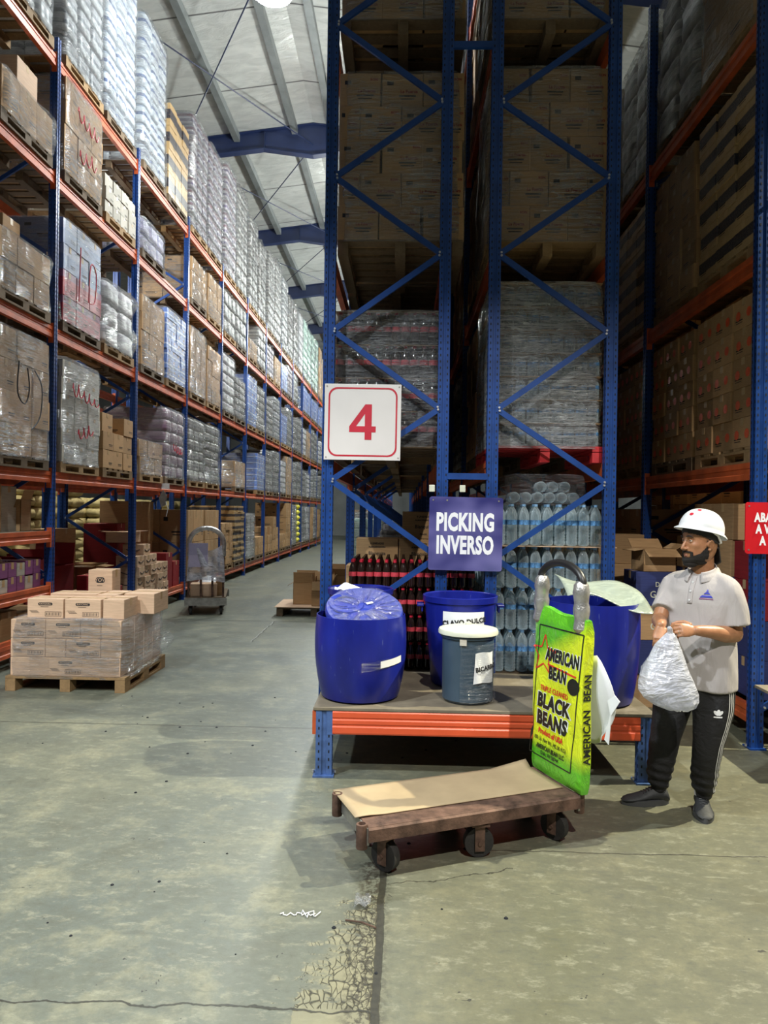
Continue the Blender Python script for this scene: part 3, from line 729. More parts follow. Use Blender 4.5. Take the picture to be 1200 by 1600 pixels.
def carton(label, x, y, z, dims, rz=0., mat='carton', opened=False, logo=None, flaps=((1, 50), (-1, 120), (2, 60), (-2, 100)), group=None, name='cardboard_box', me=None):
    w_, d_, h_ = dims
    t = put(name, me or box_mesh(w_, d_, h_, mat, opened, logo), None, (x, y, z), (0, 0, rz), label=label, cat='box', group=group)
    if opened:
        for sd, ang in flaps:
            a = RD(ang); ax = abs(sd) == 1; sg = 1 if sd > 0 else -1
            ln = (w_ if ax else d_); fl = (d_ if ax else w_) * .48 if ax else w_ * .30
            hinge = (sg * w_ / 2, 0, h_) if abs(sd) == 2 else (0, sg * d_ / 2, h_)
            mb = MB()
            # ang is how far the flap is folded outwards from standing up
            if abs(sd) == 2: v_ = Vector((sg * sin(a), 0, cos(a))); mb.bar(hinge, Vector(hinge) + v_ * fl, d_ * .98, .004, (v_.z, 0, -v_.x * 1.) if True else None)
            else: v_ = Vector((0, sg * sin(a), cos(a))); mb.bar(hinge, Vector(hinge) + v_ * fl, .004, w_ * .98, (1, 0, 0))
            if abs(sd) == 2:
                mb = MB(); h0 = Vector(hinge); h1 = h0 + v_ * fl; nrm = Vector((v_.z, 0, -v_.x)) * .002
                vs = []
                for p in (h0, h1):
                    for sy in (-1, 1):
                        for sn in (-1, 1): vs.append(p + Vector((0, sy * d_ * .49, 0)) + nrm * sn)
                mb.add(vs, ((0, 1, 3, 2), (4, 6, 7, 5), (0, 4, 5, 1), (2, 3, 7, 6), (0, 2, 6, 4), (1, 5, 7, 3)))
            else:
                mb = MB(); h0 = Vector(hinge); h1 = h0 + v_ * fl; nrm = Vector((0, v_.z, -v_.y)) * .002
                vs = []
                for p in (h0, h1):
                    for sx in (-1, 1):
                        for sn in (-1, 1): vs.append(p + Vector((sx * w_ * .49, 0, 0)) + nrm * sn)
                mb.add(vs, ((0, 1, 3, 2), (4, 6, 7, 5), (0, 4, 5, 1), (2, 3, 7, 6), (0, 2, 6, 4), (1, 5, 7, 3)))
            put('flap', mb.mesh('flap', [mat]), t)
    return t
# --- floor level of the left racking
fx = LX - .5
F = LV[0]
# nearest bay, small shelves
carton('tall plain brown carton on the upper picking shelf at the left edge', LX - .42, 7.25, 1.43, (.5, .55, .52))
carton('brown carton standing beside the post on the upper picking shelf', LX - .42, 7.72, 1.43, (.45, .30, .50), mat='carton_wht')
carton('open carton with raised flap beside the first post on upper picking shelf', LX - .32, 7.98, 1.43, (.35, .22, .36), 0, 'carton', True, None, ((2, 20), (-2, 80), (1, 100), (-1, 150)))
me_p = box_mesh(.20, .16, .155, 'carton_pur'); me_p2 = box_mesh(.20, .16, .14, 'carton_wht')
for k in range(2):
    for j in range(5):
        for i in range(2):
            put('carton', me_p if (k + j + i) % 3 else me_p2, None, (LX - .12 - .22 * i, 7.32 + .17 * j, .80 + .157 * k), label=f'purple carton on picking shelf, {["lower", "upper"][k]} layer, {["front", "rear"][i]} row, {ORD[j]} from left', cat='box', group='purple cartons on the picking shelf')
carton('torn brown carton at the left end of the lower picking shelf', LX - .3, 7.02, .80, (.4, .3, .36), .1, 'carton', True)
for j in range(3): carton(f'brown carton on the lowest picking shelf, {ORD[j]} from the left edge', LX - .3, 7.25 + .33 * j, .26, (.4, .30, .27 + .05 * (j % 2)), mat='carton')
# second bay: opened red and brown cartons
carton('large closed brown carton deep in the second bay of left racking', LX - .80, 9.95, F + .0, (.36, .60, 1.10))
carton('large red open carton with raised flaps beside first post', LX - .62, 8.66, F, (.55, .58, .60), 0, 'carton_red', True, None, ((2, 15), (1, 20), (-1, 120), (-2, 40)))
carton('large red open carton with light brown flap in second bay', LX - .62, 9.30, F, (.55, .60, .64), 0, 'carton_red', True, None, ((2, 80), (1, 10), (-1, 60), (-2, 15)))
carton('brown open carton with wide flaps under the diagonal brace', LX - .58, 10.42, F, (.5, .30, .56), 0, 'carton', True, None, ((2, 95), (-1, 95), (1, 85), (-2, 60)))
carton('red and blue printed carton lying in front of red cartons', LX - .05, 9.55, F + .28, (.30, .36, .22), .05, 'carton_red')
carton('long low red carton along the shelf edge beside second post', LX - .18, 9.65, F, (.40, 1.45, .275), 0, 'carton_red')
carton('open brown carton with curved mark beside first post at shelf edge', LX - .16, 8.55, F, (.42, .62, .26), 0, 'carton', True, None, ((2, 70), (-2, 60), (1, 80), (-1, 95)))
# third bay: small cartons with a curved mark
def smile_mesh():
    me = box_mesh(.34, .26, .165, 'carton_l')
    mb = MB(); pts = [(.172, -.09 + .18 * k / 8, .085 - .03 * sin(pi * k / 8)) for k in range(9)]
    mb.tube(pts, .007, 4); q = mb.mesh('mark', ['ink'])
    q2m = MB(); q2m.tube([(-.11 + .22 * k / 8, -.132, .085 - .03 * sin(pi * k / 8)) for k in range(9)], .007, 4)
    return join_mesh('carton', [(me, I4), (q, I4), (q2m.mesh('mark', ['ink']), I4)])
sm = smile_mesh(); hts = [4, 5, 4, 3, 3]
for j, hh in enumerate(hts):
    for k in range(hh):
        put('carton', sm, None, (LX - .10 + random.uniform(-.02, .02), 10.98 + .285 * j, F + .167 * k), (0, 0, random.uniform(-.05, .05)),
            label=f'small carton with curved mark beside second post, {ORD[j]} stack, {ORD[k]} layer up', cat='box', group='small cartons with curved marks')
carton('open brown carton with wide pale flap on top of the small cartons', LX - .3, 11.2, F + .86, (.4, .4, .18), 0, 'carton_l', True, None, ((2, 88), (-2, 88), (1, 92), (-1, 92)))
carton('tall red carton behind small cartons in third bay', LX - .72, 11.5, F, (.5, .7, 1.15), .2, 'carton_red')
carton('red carton standing at the shelf edge in third bay', LX - .22, 12.55, F, (.42, .34, .62), 0, 'carton_red')
carton('red carton behind the small trolley in third bay', LX - .22, 12.95, F, (.42, .34, .45), 0, 'carton_red')
carton('large brown carton at the back of third bay, lower', LX - .78, 12.6, F, (.5, 1.1, .80)); carton('large brown carton at the back of third bay, upper', LX - .78, 12.6, F + .80, (.5, 1.2, .72))
def L0(bay, slot, kind, h, n, wrap=None, **k): L(0, bay, slot, kind, h, n, wrap, **k)
L0(3, 0, 'carton', 1.25, (2, 3, 2), desc='two tiers of tall brown cartons', jit=.004); L0(3, 1, 'carton', 1.25, (2, 3, 2), desc='two tiers of tall brown cartons', jit=.004)
L0(4, 0, 'carton', .95, (2, 3, 6), desc='small brown cartons stacked in many layers', jit=.02); L0(4, 1, 'bandbox', 1.35, (2, 3, 9), desc='small green grey cartons stacked in many layers', jit=.02)
L0(5, 0, 'greypk', 1.15, (2, 2, 5), 'wrap_m'); L0(5, 1, 'carton', .5, (2, 3, 2)); L0(6, 0, 'carton', .75, (2, 3, 3), missing=1); L0(6, 1, 'carton', 1.05, (2, 2, 3), missing=1)
L0(7, 0, 'carton', .45, (2, 3, 2)); L0(7, 1, 'carton', 1.5, (2, 3, 6)); L0(8, 0, 'greypk', 1.45, (2, 2, 6), 'wrap_m'); L0(8, 1, 'sack_yy', 1.5, (1, 2, 7), desc='yellow sacks piled high')
L0(9, 0, 'greypk', 1.4, (2, 2, 6), 'wrap_m'); L0(9, 1, 'whitepk', 1.4, (2, 2, 6), 'wrap_m'); L0(10, 0, 'carton', 1.4, (2, 2, 5)); L0(10, 1, 'greypk', 1.4, (2, 2, 5), 'wrap'); L0(11, 0, 'carton', 1.3, (2, 2, 5)); L0(12, 0, 'greypk', 1.3, (2, 2, 5), 'wrap')
# sacks in the next aisle, seen through the racking
for j, (x, y, hh) in enumerate(((-8.4, 13.2, 8), (-8.4, 15.2, 8), (-8.6, 17.3, 8), (-8.5, 19.5, 7), (-8.6, 22.5, 7), (-8.6, 25.5, 7))):
    load(f'cream sacks piled on a pallet beyond the left racking, {ORD[j]} pile from the camera', x, y, 0, 'sack_y' if j else 'sack_y', (2, 2, hh), 1.1, 1.3, .26 * hh, None)
# tag hanging from the first raised beam beside the second post
t = thing('hanging_tag', 'grey tag hanging on white string from the orange beam beside second post', 'tag', (LX + .05, 12.0, 2.02))
put('tag', MB().prism([(0, .0), (.07, -.10), (.05, -.26), (-.03, -.30), (-.07, -.14)], -.002, .002, 'y').mesh('tag', ['steel']), t)
put('string', MB().tube([(.05, 0, -.2), (.09, 0, -.32), (.06, 0, -.45)], .006, 5).mesh('string', ['white']), t)
put('label_card', MB().box((.03, -.006, .06), (.16, .004, .09)).mesh('label_card', ['paper']), t)

carton('brown carton on top of the loosely wrapped cartons at the left edge, second shelf up', LX - .35, 7.62, LV[2] + .75, (.40, .34, .26), 0, 'carton')
carton('brown carton standing on the wrapped row at the left edge, third shelf up', LX - .22, 7.72, LV[3] + .57, (.34, .42, .36), 0, 'carton_l')
# ============================================================ PALLET OF CARTONS, LEFT FOREGROUND
pt = thing('wrapped_carton_pallet', 'low stretch-wrapped block of brown cartons on a wooden pallet, left foreground', 'pallet load', (-3.11, 7.10, 0))
put('pallet', PAL, pt, scale=(1.12 / 1.2, 1.12, 1.08))
lr = box_mesh(.325, .245, .172, 'carton_l', False, 'pill'); lp = box_mesh(.19, .325, .172, 'carton_l')
for k in range(3):
    z = .14 + .175 * k; x = -.54
    seq = [1, 1, 0, 1] if k == 2 else ([1, 1, 0, 0, 0] if k == 1 else [0, 1, 1, 0, 0])
    seq = {0: 'pplpp', 1: 'pplpl', 2: 'llpp'}[k] if k != 2 else 'llpp'
    seq = {0: 'pplpp', 1: 'ppl', 2: 'llpp'}[k]
    if k == 1: seq = 'lpl' + 'p'
    ws = sum(.33 if q == 'l' else .195 for q in seq); gap = (1.06 - ws) / max(1, len(seq) - 1); x = -.53
    for q in seq:
        wd = .325 if q == 'l' else .19
        put('carton', lr if q == 'l' else lp, pt, (x + wd / 2, -.53 + (.1225 if q == 'l' else .1625), z)); x += wd + gap
    for j in range(3):      # rest of the layer behind
        for i in range(3): put('carton', lr, pt, (-.36 + .355 * i, -.08 + .25 * j, z), (0, 0, pi if j == 2 else 0))
put('stretch_wrap', wrap_mesh(1.08, 1.08, .52, 'wrap', 3.3, lumpy=.02, rows=8, top=False), pt, (0, 0, .14))
put('wrap_tail', MB().grid(lambda u, v: (.50 + .10 * u + .03 * sin(9 * v), .15 + .5 * u, .22 + .28 * v + .03 * sin(7 * u + 4 * v)), 10, 8).mesh('wrap_tail', ['wrap'], True, fix=False), pt)
zt = .14 + .525
carton('brown carton with oval logo on the wrapped pallet, front left', -3.34, 6.74, zt, (.34, .25, .185), 0, 'carton_l', False, 'pill')
carton('brown carton with oval logo on the wrapped pallet, front middle', -2.985, 6.74, zt, (.34, .25, .185), 0, 'carton_l', False, 'pill')
carton('brown carton with large oval logo behind the front left carton', -3.22, 7.06, zt, (.46, .26, .20), 0, 'carton_l', False, 'pill')
carton('taped plain carton at the front right of the wrapped pallet', -2.70, 6.80, zt, (.20, .34, .185), 0, 'carton_l')
carton('brown carton with its front open, rear right of the wrapped pallet', -2.60, 7.22, zt, (.30, .42, .20), 0, 'carton_l', False)
carton('narrow taped carton beside the taped plain carton on the pallet', -2.90, 7.14, zt, (.20, .42, .19), 0, 'carton_l')
carton('upright carton with oval logo standing on end above the wrapped pallet', -3.12, 7.42, zt, (.25, .22, .40), 0, 'carton_l', False, 'pill')
# ============================================================ SMALL TROLLEY IN THE AISLE
st = thing('platform_trolley', 'small grey platform trolley parked in the aisle with hooped handle', 'trolley', (-3.28, 12.0, 0), RD(12))
put('deck', MB().box((0, 0, .27), (.62, 1.25, .05)).mesh('deck', ['wood_d'], bevel=.006), st)
put('deck_frame', MB().box((0, -.62, .22), (.66, .05, .12)).box((0, .62, .22), (.66, .05, .12)).mesh('deck_frame', ['steel']), st)
def caster_mesh():
    mb = MB()
    return mb
WH = MB().lathe([(.03, -.02), (.074, -.02), (.075, -.012), (.075, .012), (.074, .02), (.03, .02)], 24, m=0).lathe([(.001, -.012), (.05, -.014), (.05, .014), (.001, .012)], 16, m=1)
wheel_me = WH.mesh('wheel', ['rubber', 'rust'], True)
fork_me = MB().box((-.03, 0, .10), (.006, .05, .13)).box((.03, 0, .10), (.006, .05, .13)).box((0, 0, .168), (.10, .09, .012)).tube([(-.04, 0, .075), (.04, 0, .075)], .011, 8).mesh('caster_fork', ['rust'])
def caster(par, x, y, rz=0.):
    f = put('caster', fork_me, par, (x, y, 0), (0, 0, rz))
    put('wheel', wheel_me, f, (0, 0, .075), (0, pi / 2, 0))
for x in (-.24, .24):
    for y in (-.5, .5): caster(st, x, y)
pts = [(-.27, -.6, .28), (-.27, -.6, .95)] + [(-.27 * cos(a), -.6, 1.15 + .25 * sin(a)) for a in [pi * k / 12 for k in range(13)]] + [(.27, -.6, .95), (.27, -.6, .28)]
put('handle', MB().tube(pts[1:-1], .04, 12).mesh('handle', ['silver'], True), st)
for x in (-.27, -.08, .1, .27): put('handle_post', MB().tube([(x, -.6, .28), (x, -.6, .95)], .018, 8).mesh('handle_post', ['rust'], True), st)
put('clipboard', MB().box((-.12, -.69, .95), (.30, .012, .38)).mesh('clipboard', ['lilac'], bevel=.003), None, (0, 0, 0)).location = (0, 0, 0)
cb = COL.objects[-1]; cb.location = (-3.28, 12.0, 0); cb.rotation_euler = (0, 0, RD(12)); cb['label'] = 'pale lilac clipboard hanging from the small trolley handle'; cb['category'] = 'clipboard'
cb.location += Vector((0, 0, .02))
sb = MB().grid(lambda u, v: ((-.30 + .6 * u) * (1 - .12 * v), -.645 - .05 * sin(pi * u) - .02 * sin(13 * u + 5 * v), .55 + .62 * v * (1 - .25 * sin(pi * u) * v) + .03 * sin(4 * u)), 20, 14).mesh('plastic_bag', ['bag'], True, fix=False)
put('plastic_bag', sb, None, (-3.28, 12.0, 0), (0, 0, RD(12)), label='clear plastic bag hanging over the handle of the small trolley', cat='bag')
carton('small brown carton on the deck of the small aisle trolley', -3.24, 11.62, .295, (.42, .30, .20), RD(12), 'carton_l')
carton('narrow brown carton on the small trolley deck beside the white bag', -3.02, 11.72, .295, (.10, .22, .30), RD(12))
me = MB().rings([[Vector((.20 * s_ * cos(a) * (1 + .12 * sin(3 * a)), .30 * s_ * sin(a), z)) for a in [2 * pi * k / 20 for k in range(20)]] for s_, z in ((.8, 0), (1, .06), (.92, .16), (.55, .24), (.12, .27))]).mesh('plastic_bag', ['white'], True, ang=80)
put('plastic_bag', me, None, (-3.3, 12.12, .295), (0, 0, RD(12)), label='white plastic bag lying on the small trolley deck', cat='bag')
# ============================================================ PALLET WITH OPEN CARTONS IN THE AISLE
put('pallet', PALD, None, (-1.42, 11.95, 0), scale=(1, 1, 1.1), label='wooden pallet in the aisle left of the number 4 post', cat='pallet')
put('cardboard_sheet', MB().box((0, 0, .006), (1.22, 1.02, .010)).mesh('cardboard_sheet', ['carton_l']), None, (-1.45, 11.94, .143), (0, 0, .02), label='flat cardboard sheet covering the pallet in the aisle', cat='cardboard')
carton('open brown carton on the aisle pallet, left one', -1.62, 11.92, .156, (.36, .36, .36), 0, 'carton', True, None, ((2, 5), (-2, 120), (1, 8), (-1, 8)))
carton('open brown carton on the aisle pallet, front one with bent flap', -1.30, 11.70, .156, (.34, .30, .40), 0, 'carton', True, None, ((2, 20), (-2, 10), (1, 20), (-1, 170)))
carton('open brown carton on the aisle pallet, rear right one', -1.15, 12.15, .156, (.40, .36, .46), 0, 'carton', True, None, ((2, 20), (-2, 20), (1, 10), (-1, 40)))
# far right of the aisle: goods parked beside the middle racking
load('pale wrapped goods parked on the floor beside the middle racking', -1.05, 20.5, 0, 'greenpk', (2, 2, 5), 1.0, 1.0, 1.35, 'wrap_m')
load('grey wrapped goods parked far down the aisle', -1.5, 30, 0, 'greypk', (2, 2, 5), 1.1, 1.0, 1.5, 'wrap_m')
load('brown wrapped cartons parked at the far end of the aisle', -2.6, 41, 0, 'carton', (2, 2, 5), 1.2, 1.0, 1.6, 'wrap')
load('blue wrapped goods parked at the far end of the aisle', -1.2, 40, 0, 'bluepk', (2, 2, 5), 1.2, 1.0, 1.8, 'wrap')

# ============================================================ GOODS IN THE MIDDLE RACKING
def printed(name, txt):
    base = carton_mesh('carton'); parts = [(base, I4)]
    for (s_, z, sz, m_, x) in txt: parts.append((text_mesh(s_, sz, [m_], .004, .8), Matrix.Translation((x, -.506, z))))
    return join_mesh('carton', parts)
UNIT['fuerza'] = ('carton', printed('carton', [('La Fuerza', .46, .13, 'carton_red', .16), ('RON', .80, .10, 'carton_red', .34)]))
UNIT['blanca'] = ('carton', printed('carton', [('4 UNIDADES', .80, .11, 'ink', 0), ('ALMACENADORA', .66, .09, 'ink', 0), ('Blanquita', .40, .19, 'ink', 0), ('FRAGIL', .14, .10, 'ink', 0)]))
ca = dict(cat='pallet load')
def mid(label, x, bay, slot, z, kind, n, wx, h, wrap, **k):
    return load(label, x, CY[bay] + .62 + 1.15 * slot, z, kind, n, wx, 1.02, h, wrap, **k)
mid('brown cartons on pallet, second level above the number 4 sign', -.06, 0, 0, CV[1], 'fuerza', (3, 3, 5), 1.02, 1.36, 'wrap')
mid('brown cartons on pallet, third level above the number 4 sign', -.06, 0, 0, CV[2], 'fuerza', (3, 3, 5), 1.02, 1.36, 'wrap')
mid('brown cartons on pallet, second level right of the gap between racks', 1.135, 0, 0, CV[1], 'fuerza', (3, 3, 5), .94, 1.40, 'wrap')
mid('brown cartons on pallet, third level right of the gap between racks', 1.135, 0, 0, CV[2], 'fuerza', (3, 3, 5), .94, 1.36, 'wrap')
for b in range(0, 6):
    for sl in (0, 1):
        if b == 0 and sl == 0: continue
        for li, z in enumerate(CV[:3]):
            mid(f'dark load, left middle racking, {ORD[b]} bay, {["near", "far"][sl]} side, {ORD[li]} raised level', -.1, b, sl, z, random.choice(['carton', 'greypk', 'carton']), (2, 2, 4), .95, 1.25, 'wrap_t' if b < 2 else None)
            if b < 3: mid(f'dark load, right middle racking, {ORD[b]} bay, {["near", "far"][sl]} side, {ORD[li]} raised level', 1.135, b, sl, z, random.choice(['carton', 'carton', 'greypk']), (2, 2, 4), .9, 1.25, None)
for b in range(0, 9):  # unseen top loads, added to shield the right racks from lamp light
    mid(f'unseen load added to block light, top shelf of the left middle racking, {ORD[b]} bay', -.1, b, .55, CV[3], 'greypk', (2, 2, 3), .95, 1.75, None)
    if b < 7: mid(f'unseen load added to block light, top shelf of the right middle racking, {ORD[b]} bay', 1.135, b, .55, CV[3], 'greypk', (2, 2, 3), .9, 1.75, None)
# bottles ------------------------------------------------------
def cola_mesh():
    b = MB().lathe([(.022, 0), (.031, .006), (.033, .03), (.030, .075), (.033, .085), (.033, .125), (.031, .14), (.022, .175), (.013, .195), (.012, .205)], 14).mesh('bottle', ['cola'], True, ang=70)
    l = MB().lathe([(.0336, .088), (.0336, .124)], 14, cap=False).mesh('label', ['redlabel'], True)
    c = MB().lathe([(.0145, .203), (.0145, .222)], 10).mesh('cap', ['red'], True)
    return b, l, c
def water_mesh():
    prof = [(.030, 0), (.044, .008), (.046, .02)]
    for k in range(5): z = .035 + .024 * k; prof += [(.046, z), (.042, z + .010), (.046, z + .019)]
    prof += [(.0455, .165), (.0455, .215), (.046, .225), (.044, .25), (.034, .285), (.018, .312), (.014, .32), (.014, .328)]
    b = MB().lathe(prof, 14).mesh('bottle', ['pet'], True, ang=80)
    l = MB().lathe([(.0462, .170), (.0462, .210)], 14, cap=False).mesh('label', ['bluelabel'], True)
    c = MB().lathe([(.016, .322), (.016, .342)], 10).mesh('cap', ['bluecap'], True)
    return b, l, c
CO, WA = cola_mesh(), water_mesh()
def bottle(kit, label, group, loc, rot=(0, 0, 0)):
    t = put('drink_bottle', kit[0], None, loc, rot, label=label, cat='bottle', group=group)
    put('label', kit[1], t); put('cap', kit[2], t)
# unit load of cola bottles on first raised level
def bottle_load(label, x, y, z, kit_mesh, nx, ny, nz, wx, dy, hz, wrap, pal=None):
    t = thing('pallet_load', label, 'pallet load', (x, y, z)); put('pallet', pal or PALD, t, scale=(wx / 1.2 * 1.02, dy, .95))
    zb = .13
    for k in range(nz):
        for i in range(nx):
            put('bottle', kit_mesh, t, (-wx / 2 + wx * (i + .5) / nx, -dy / 2 + wx / nx / 2, zb + hz * k))
        put('layer_sheet', MB().box((0, 0, 0), (wx, dy, .004)).mesh('layer_sheet', ['carton']), t, (0, 0, zb + hz * (k + 1) - .003))
    mb = MB()
    r = wx / nx * .47
    for k in range(nz):
        for i in range(nx):
            for j in range(1, ny):
                cx, cy = -wx / 2 + wx * (i + .5) / nx, -dy / 2 + wx / nx * (j + .5)
                if 0 < i < nx - 1 and j > 2 and j < ny - 1: continue
                mb.lathe([(r, 0), (r, hz * .72), (r * .35, hz * .95)], 6, (cx, cy, zb + hz * k))
    put('inner_bottles', mb.mesh('inner_bottles', [kit_mesh.materials[0]], True), t, kind='stuff')
    put('stretch_wrap', wrap_mesh(wx, dy, hz * nz, wrap, 5.5 + x, lumpy=.015, rows=14), t, (0, 0, .13))
    return t
def merged(kit, sz):
    me = join_mesh('bottle', [(k, Matrix.Diagonal((sz[0], sz[0], sz[1], 1))) for k in kit]); me.polygons.foreach_set('use_smooth', [True] * len(me.polygons)); return me
cw = bottle_load('wrapped red capped cola bottles on a pallet behind the number 4 sign', -.12, CY[0] + .62, CV[0], merged(CO, (1.12, 1.22)), 12, 13, 4, .92, 1.0, .272, 'wrap_m', PALD)
UNIT['wb'] = None
wm = [MB().lathe([(.030, 0), (.046, .02), (.046, .035), (.042, .05), (.046, .065), (.046, .15), (.034, .19), (.014, .215), (.016, .218), (.016, .232)], 12).mesh('bottle', ['whitepk'], True, ang=80)]
pet2 = MB().lathe([(.030, 0), (.046, .015), (.046, .03), (.042, .042), (.046, .055), (.042, .07), (.046, .085), (.046, .12), (.034, .15), (.014, .172), (.016, .176), (.016, .187)], 12, m=0)
pet2.lathe([(.0466, .09), (.0466, .118)], 12, m=1, cap=False)
ww = bottle_load('wrapped clear water bottles on a red pallet above the stacked water', 1.14, CY[0] + .62, CV[0] - .0, pet2.mesh('bottle', ['pet', 'bluelabel'], True, ang=80), 9, 10, 7, .90, 1.0, .190, 'wrap_b', PALR)
# loose cola bottles stacked on the low pallet
put('pallet', PALD, None, (.06, 6.42, .27), scale=(.95, 1.0, 1), label='dark wooden pallet under the stacked cola bottles', cat='pallet')
put('pallet', PALD, None, (1.16, 6.42, .27), scale=(.88, 1.0, 1), label='dark wooden pallet under the stacked water bottles', cat='pallet')
for k in range(4):
    for j in range(1 if k < 3 else 3):
        for i in range(15):
            bottle(CO, f'cola bottle, {["bottom", "second", "third", "top"][k]} layer, {["front", "second", "third"][j]} row, {ORD[i]} from left', 'cola bottles stacked under the picking sign', (-.42 + .0705 * i, 5.98 + .07 * j, .405 + .226 * k))
mb = MB()
for k in range(4):
    for i in range(15):
        for j in range(1, 13):
            if k == 3 and j < 3: continue
            if 0 < i < 14 and 2 < j < 12 and k < 3: continue
            mb.lathe([(.033, 0), (.033, .14), (.012, .2), (.012, .222)], 6, (-.42 + .0705 * i, 5.98 + .07 * j, .405 + .226 * k))
put('cola_bottles', mb.mesh('cola_bottles', ['cola'], True), None, label='rest of the stacked cola bottles behind the front rows', cat='bottles', kind='stuff')
for k in range(4):
    for j in range(2):
        for i in range(10):
            bottle(WA, f'clear water bottle, {["bottom", "second", "third", "top"][k]} layer, {["front", "second"][j]} row, {ORD[i]} from left', 'water bottles stacked right of the picking sign', (.70 + .0985 * i, 5.97 + .098 * j, .405 + .345 * k + (.008 if k == 3 else 0)))
mb = MB()
for k in range(4):
    for i in range(10):
        for j in range(2, 9):
            if 0 < i < 9 and 3 < j and k < 3: continue
            mb.lathe([(.045, 0), (.046, .22), (.016, .32), (.016, .342)], 8, (.70 + .0985 * i, 5.97 + .098 * j, .405 + .345 * k))
put('water_bottles', mb.mesh('water_bottles', ['pet'], True), None, label='rest of the stacked water bottles behind the front rows', cat='bottles', kind='stuff')
put('cardboard_sheet', MB().box((1.22, 6.38, .405 + .345 * 3 + .002), (1.05, .95, .006)).mesh('cardboard_sheet', ['carton_l']), None, label='brown cardboard sheet below the top layer of water bottles', cat='cardboard')
for i in range(6):
    bottle(WA, f'water bottle lying on top of the water stack, {ORD[i]} from left', 'water bottles lying on top of the stack', (.92 + .098 * i, 5.98, 1.845), (RD(-90), 0, 0))
for i in range(3):
    bottle(WA, f'water bottle lying on the upper row above the water stack, {ORD[i]} from left', 'water bottles lying on top of the stack', (1.14 + .098 * i, 5.98, 1.935), (RD(-90), 0, 0))
put('stretch_wrap', wrap_mesh(.62, .36, .22, 'wrap_t', 2.2, rows=6, lumpy=.01), None, (1.165, 6.14, 1.80), label='clear film round the bottles lying on top of the water stack', cat='plastic film')
# printed cartons behind the cola
bl = box_mesh(.42, .34, .27, 'carton', False, [('4 UNIDADES', .22, .026, 'ink'), ('ALMACENADORA', .185, .022, 'ink'), ('Blanquita', .12, .05, 'ink'), ('FRAGIL', .045, .024, 'ink')])
for k in range(5):
    for i in range(3 if k < 4 else 1):
        x = -.36 + .43 * i + (.10 if k % 2 else 0)
        if k == 4: x = .2
        put('carton', bl, None, (x, 7.35 + random.uniform(-.01, .01), .35 + .273 * k), (0, 0, random.uniform(-.02, .02)), label=f'printed brown carton behind the cola bottles, {ORD[k]} layer up, {ORD[i]} from left', cat='box', group='printed cartons behind the cola')
put('pallet', PALD, None, (.06, 7.5, .22), label='pallet under the printed cartons behind the cola', cat='pallet')
# more stock on the lowest level farther back
for b in range(1, 6):
    for sl in (0, 1):
        load(f'goods at floor level, left middle racking, {ORD[b]} bay, {["near", "far"][sl]} side', -.1, CY[b] + .65 + 1.15 * sl, 0, random.choice(['carton', 'greypk', 'whitepk']), (2, 2, 4), .9, 1.0, random.uniform(.7, 1.25), 'wrap_t')
        if b < 3: load(f'cartons at floor level, right middle racking, {ORD[b]} bay, {["near", "far"][sl]} side', 1.16, CY[b] + .65 + 1.15 * sl, 0, 'carton', (2, 2, 4), .9, 1.0, 1.3, None)

# ============================================================ LOW PICKING PLATFORM
PX0, PX1, PY0, PY1 = -.555, 1.615, 4.60, 5.62
pf = thing('picking_platform', 'low platform with orange beam, blue legs and worn deck holding the bins', 'platform', (0, 0, 0))
put('deck', MB().box(((PX0 + PX1) / 2, (PY0 + PY1) / 2 + .03, .437), (PX1 - PX0 + .02, PY1 - PY0 + .06, .022)).mesh('deck', ['deck'], bevel=.004), pf)
bo = [(0, 0), (.016, .0), (.020, .01), (.020, .045), (.015, .053), (.015, .060), (.020, .068), (.020, .090), (.015, .097), (.015, .103), (.020, .110), (.020, .14), (.014, .15), (-.02, .15), (-.02, 0)]
mb = MB().prism([(-p[0], p[1]) for p in bo], PX0 + .115, PX1 - .09, 'x')
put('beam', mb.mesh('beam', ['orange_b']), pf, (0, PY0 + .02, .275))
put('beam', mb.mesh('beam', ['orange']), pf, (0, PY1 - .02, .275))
for x, y in ((PX0 + .06, PY0 + .045), (PX1 - .045, PY0 + .045), (PX0 + .06, PY1 - .05), (PX1 - .045, PY1 - .05)):
    put('leg', post_mesh(.425, .105, .075, True, 'blue_worn'), pf, (x, y, 0))
put('beam_connector', MB().box((PX0 + .105, PY0 + .012, .35), (.05, .012, .16)).mesh('beam_connector', ['blue_worn']), pf)
put('side_beam', MB().box((PX0 - .004, (PY0 + PY1) / 2, .345), (.024, PY1 - PY0 - .02, .15)).mesh('side_beam', ['orange']), pf)
put('side_beam', MB().box((PX1 + .004, (PY0 + PY1) / 2, .345), (.024, PY1 - PY0 - .02, .15)).mesh('side_beam', ['orange']), pf)

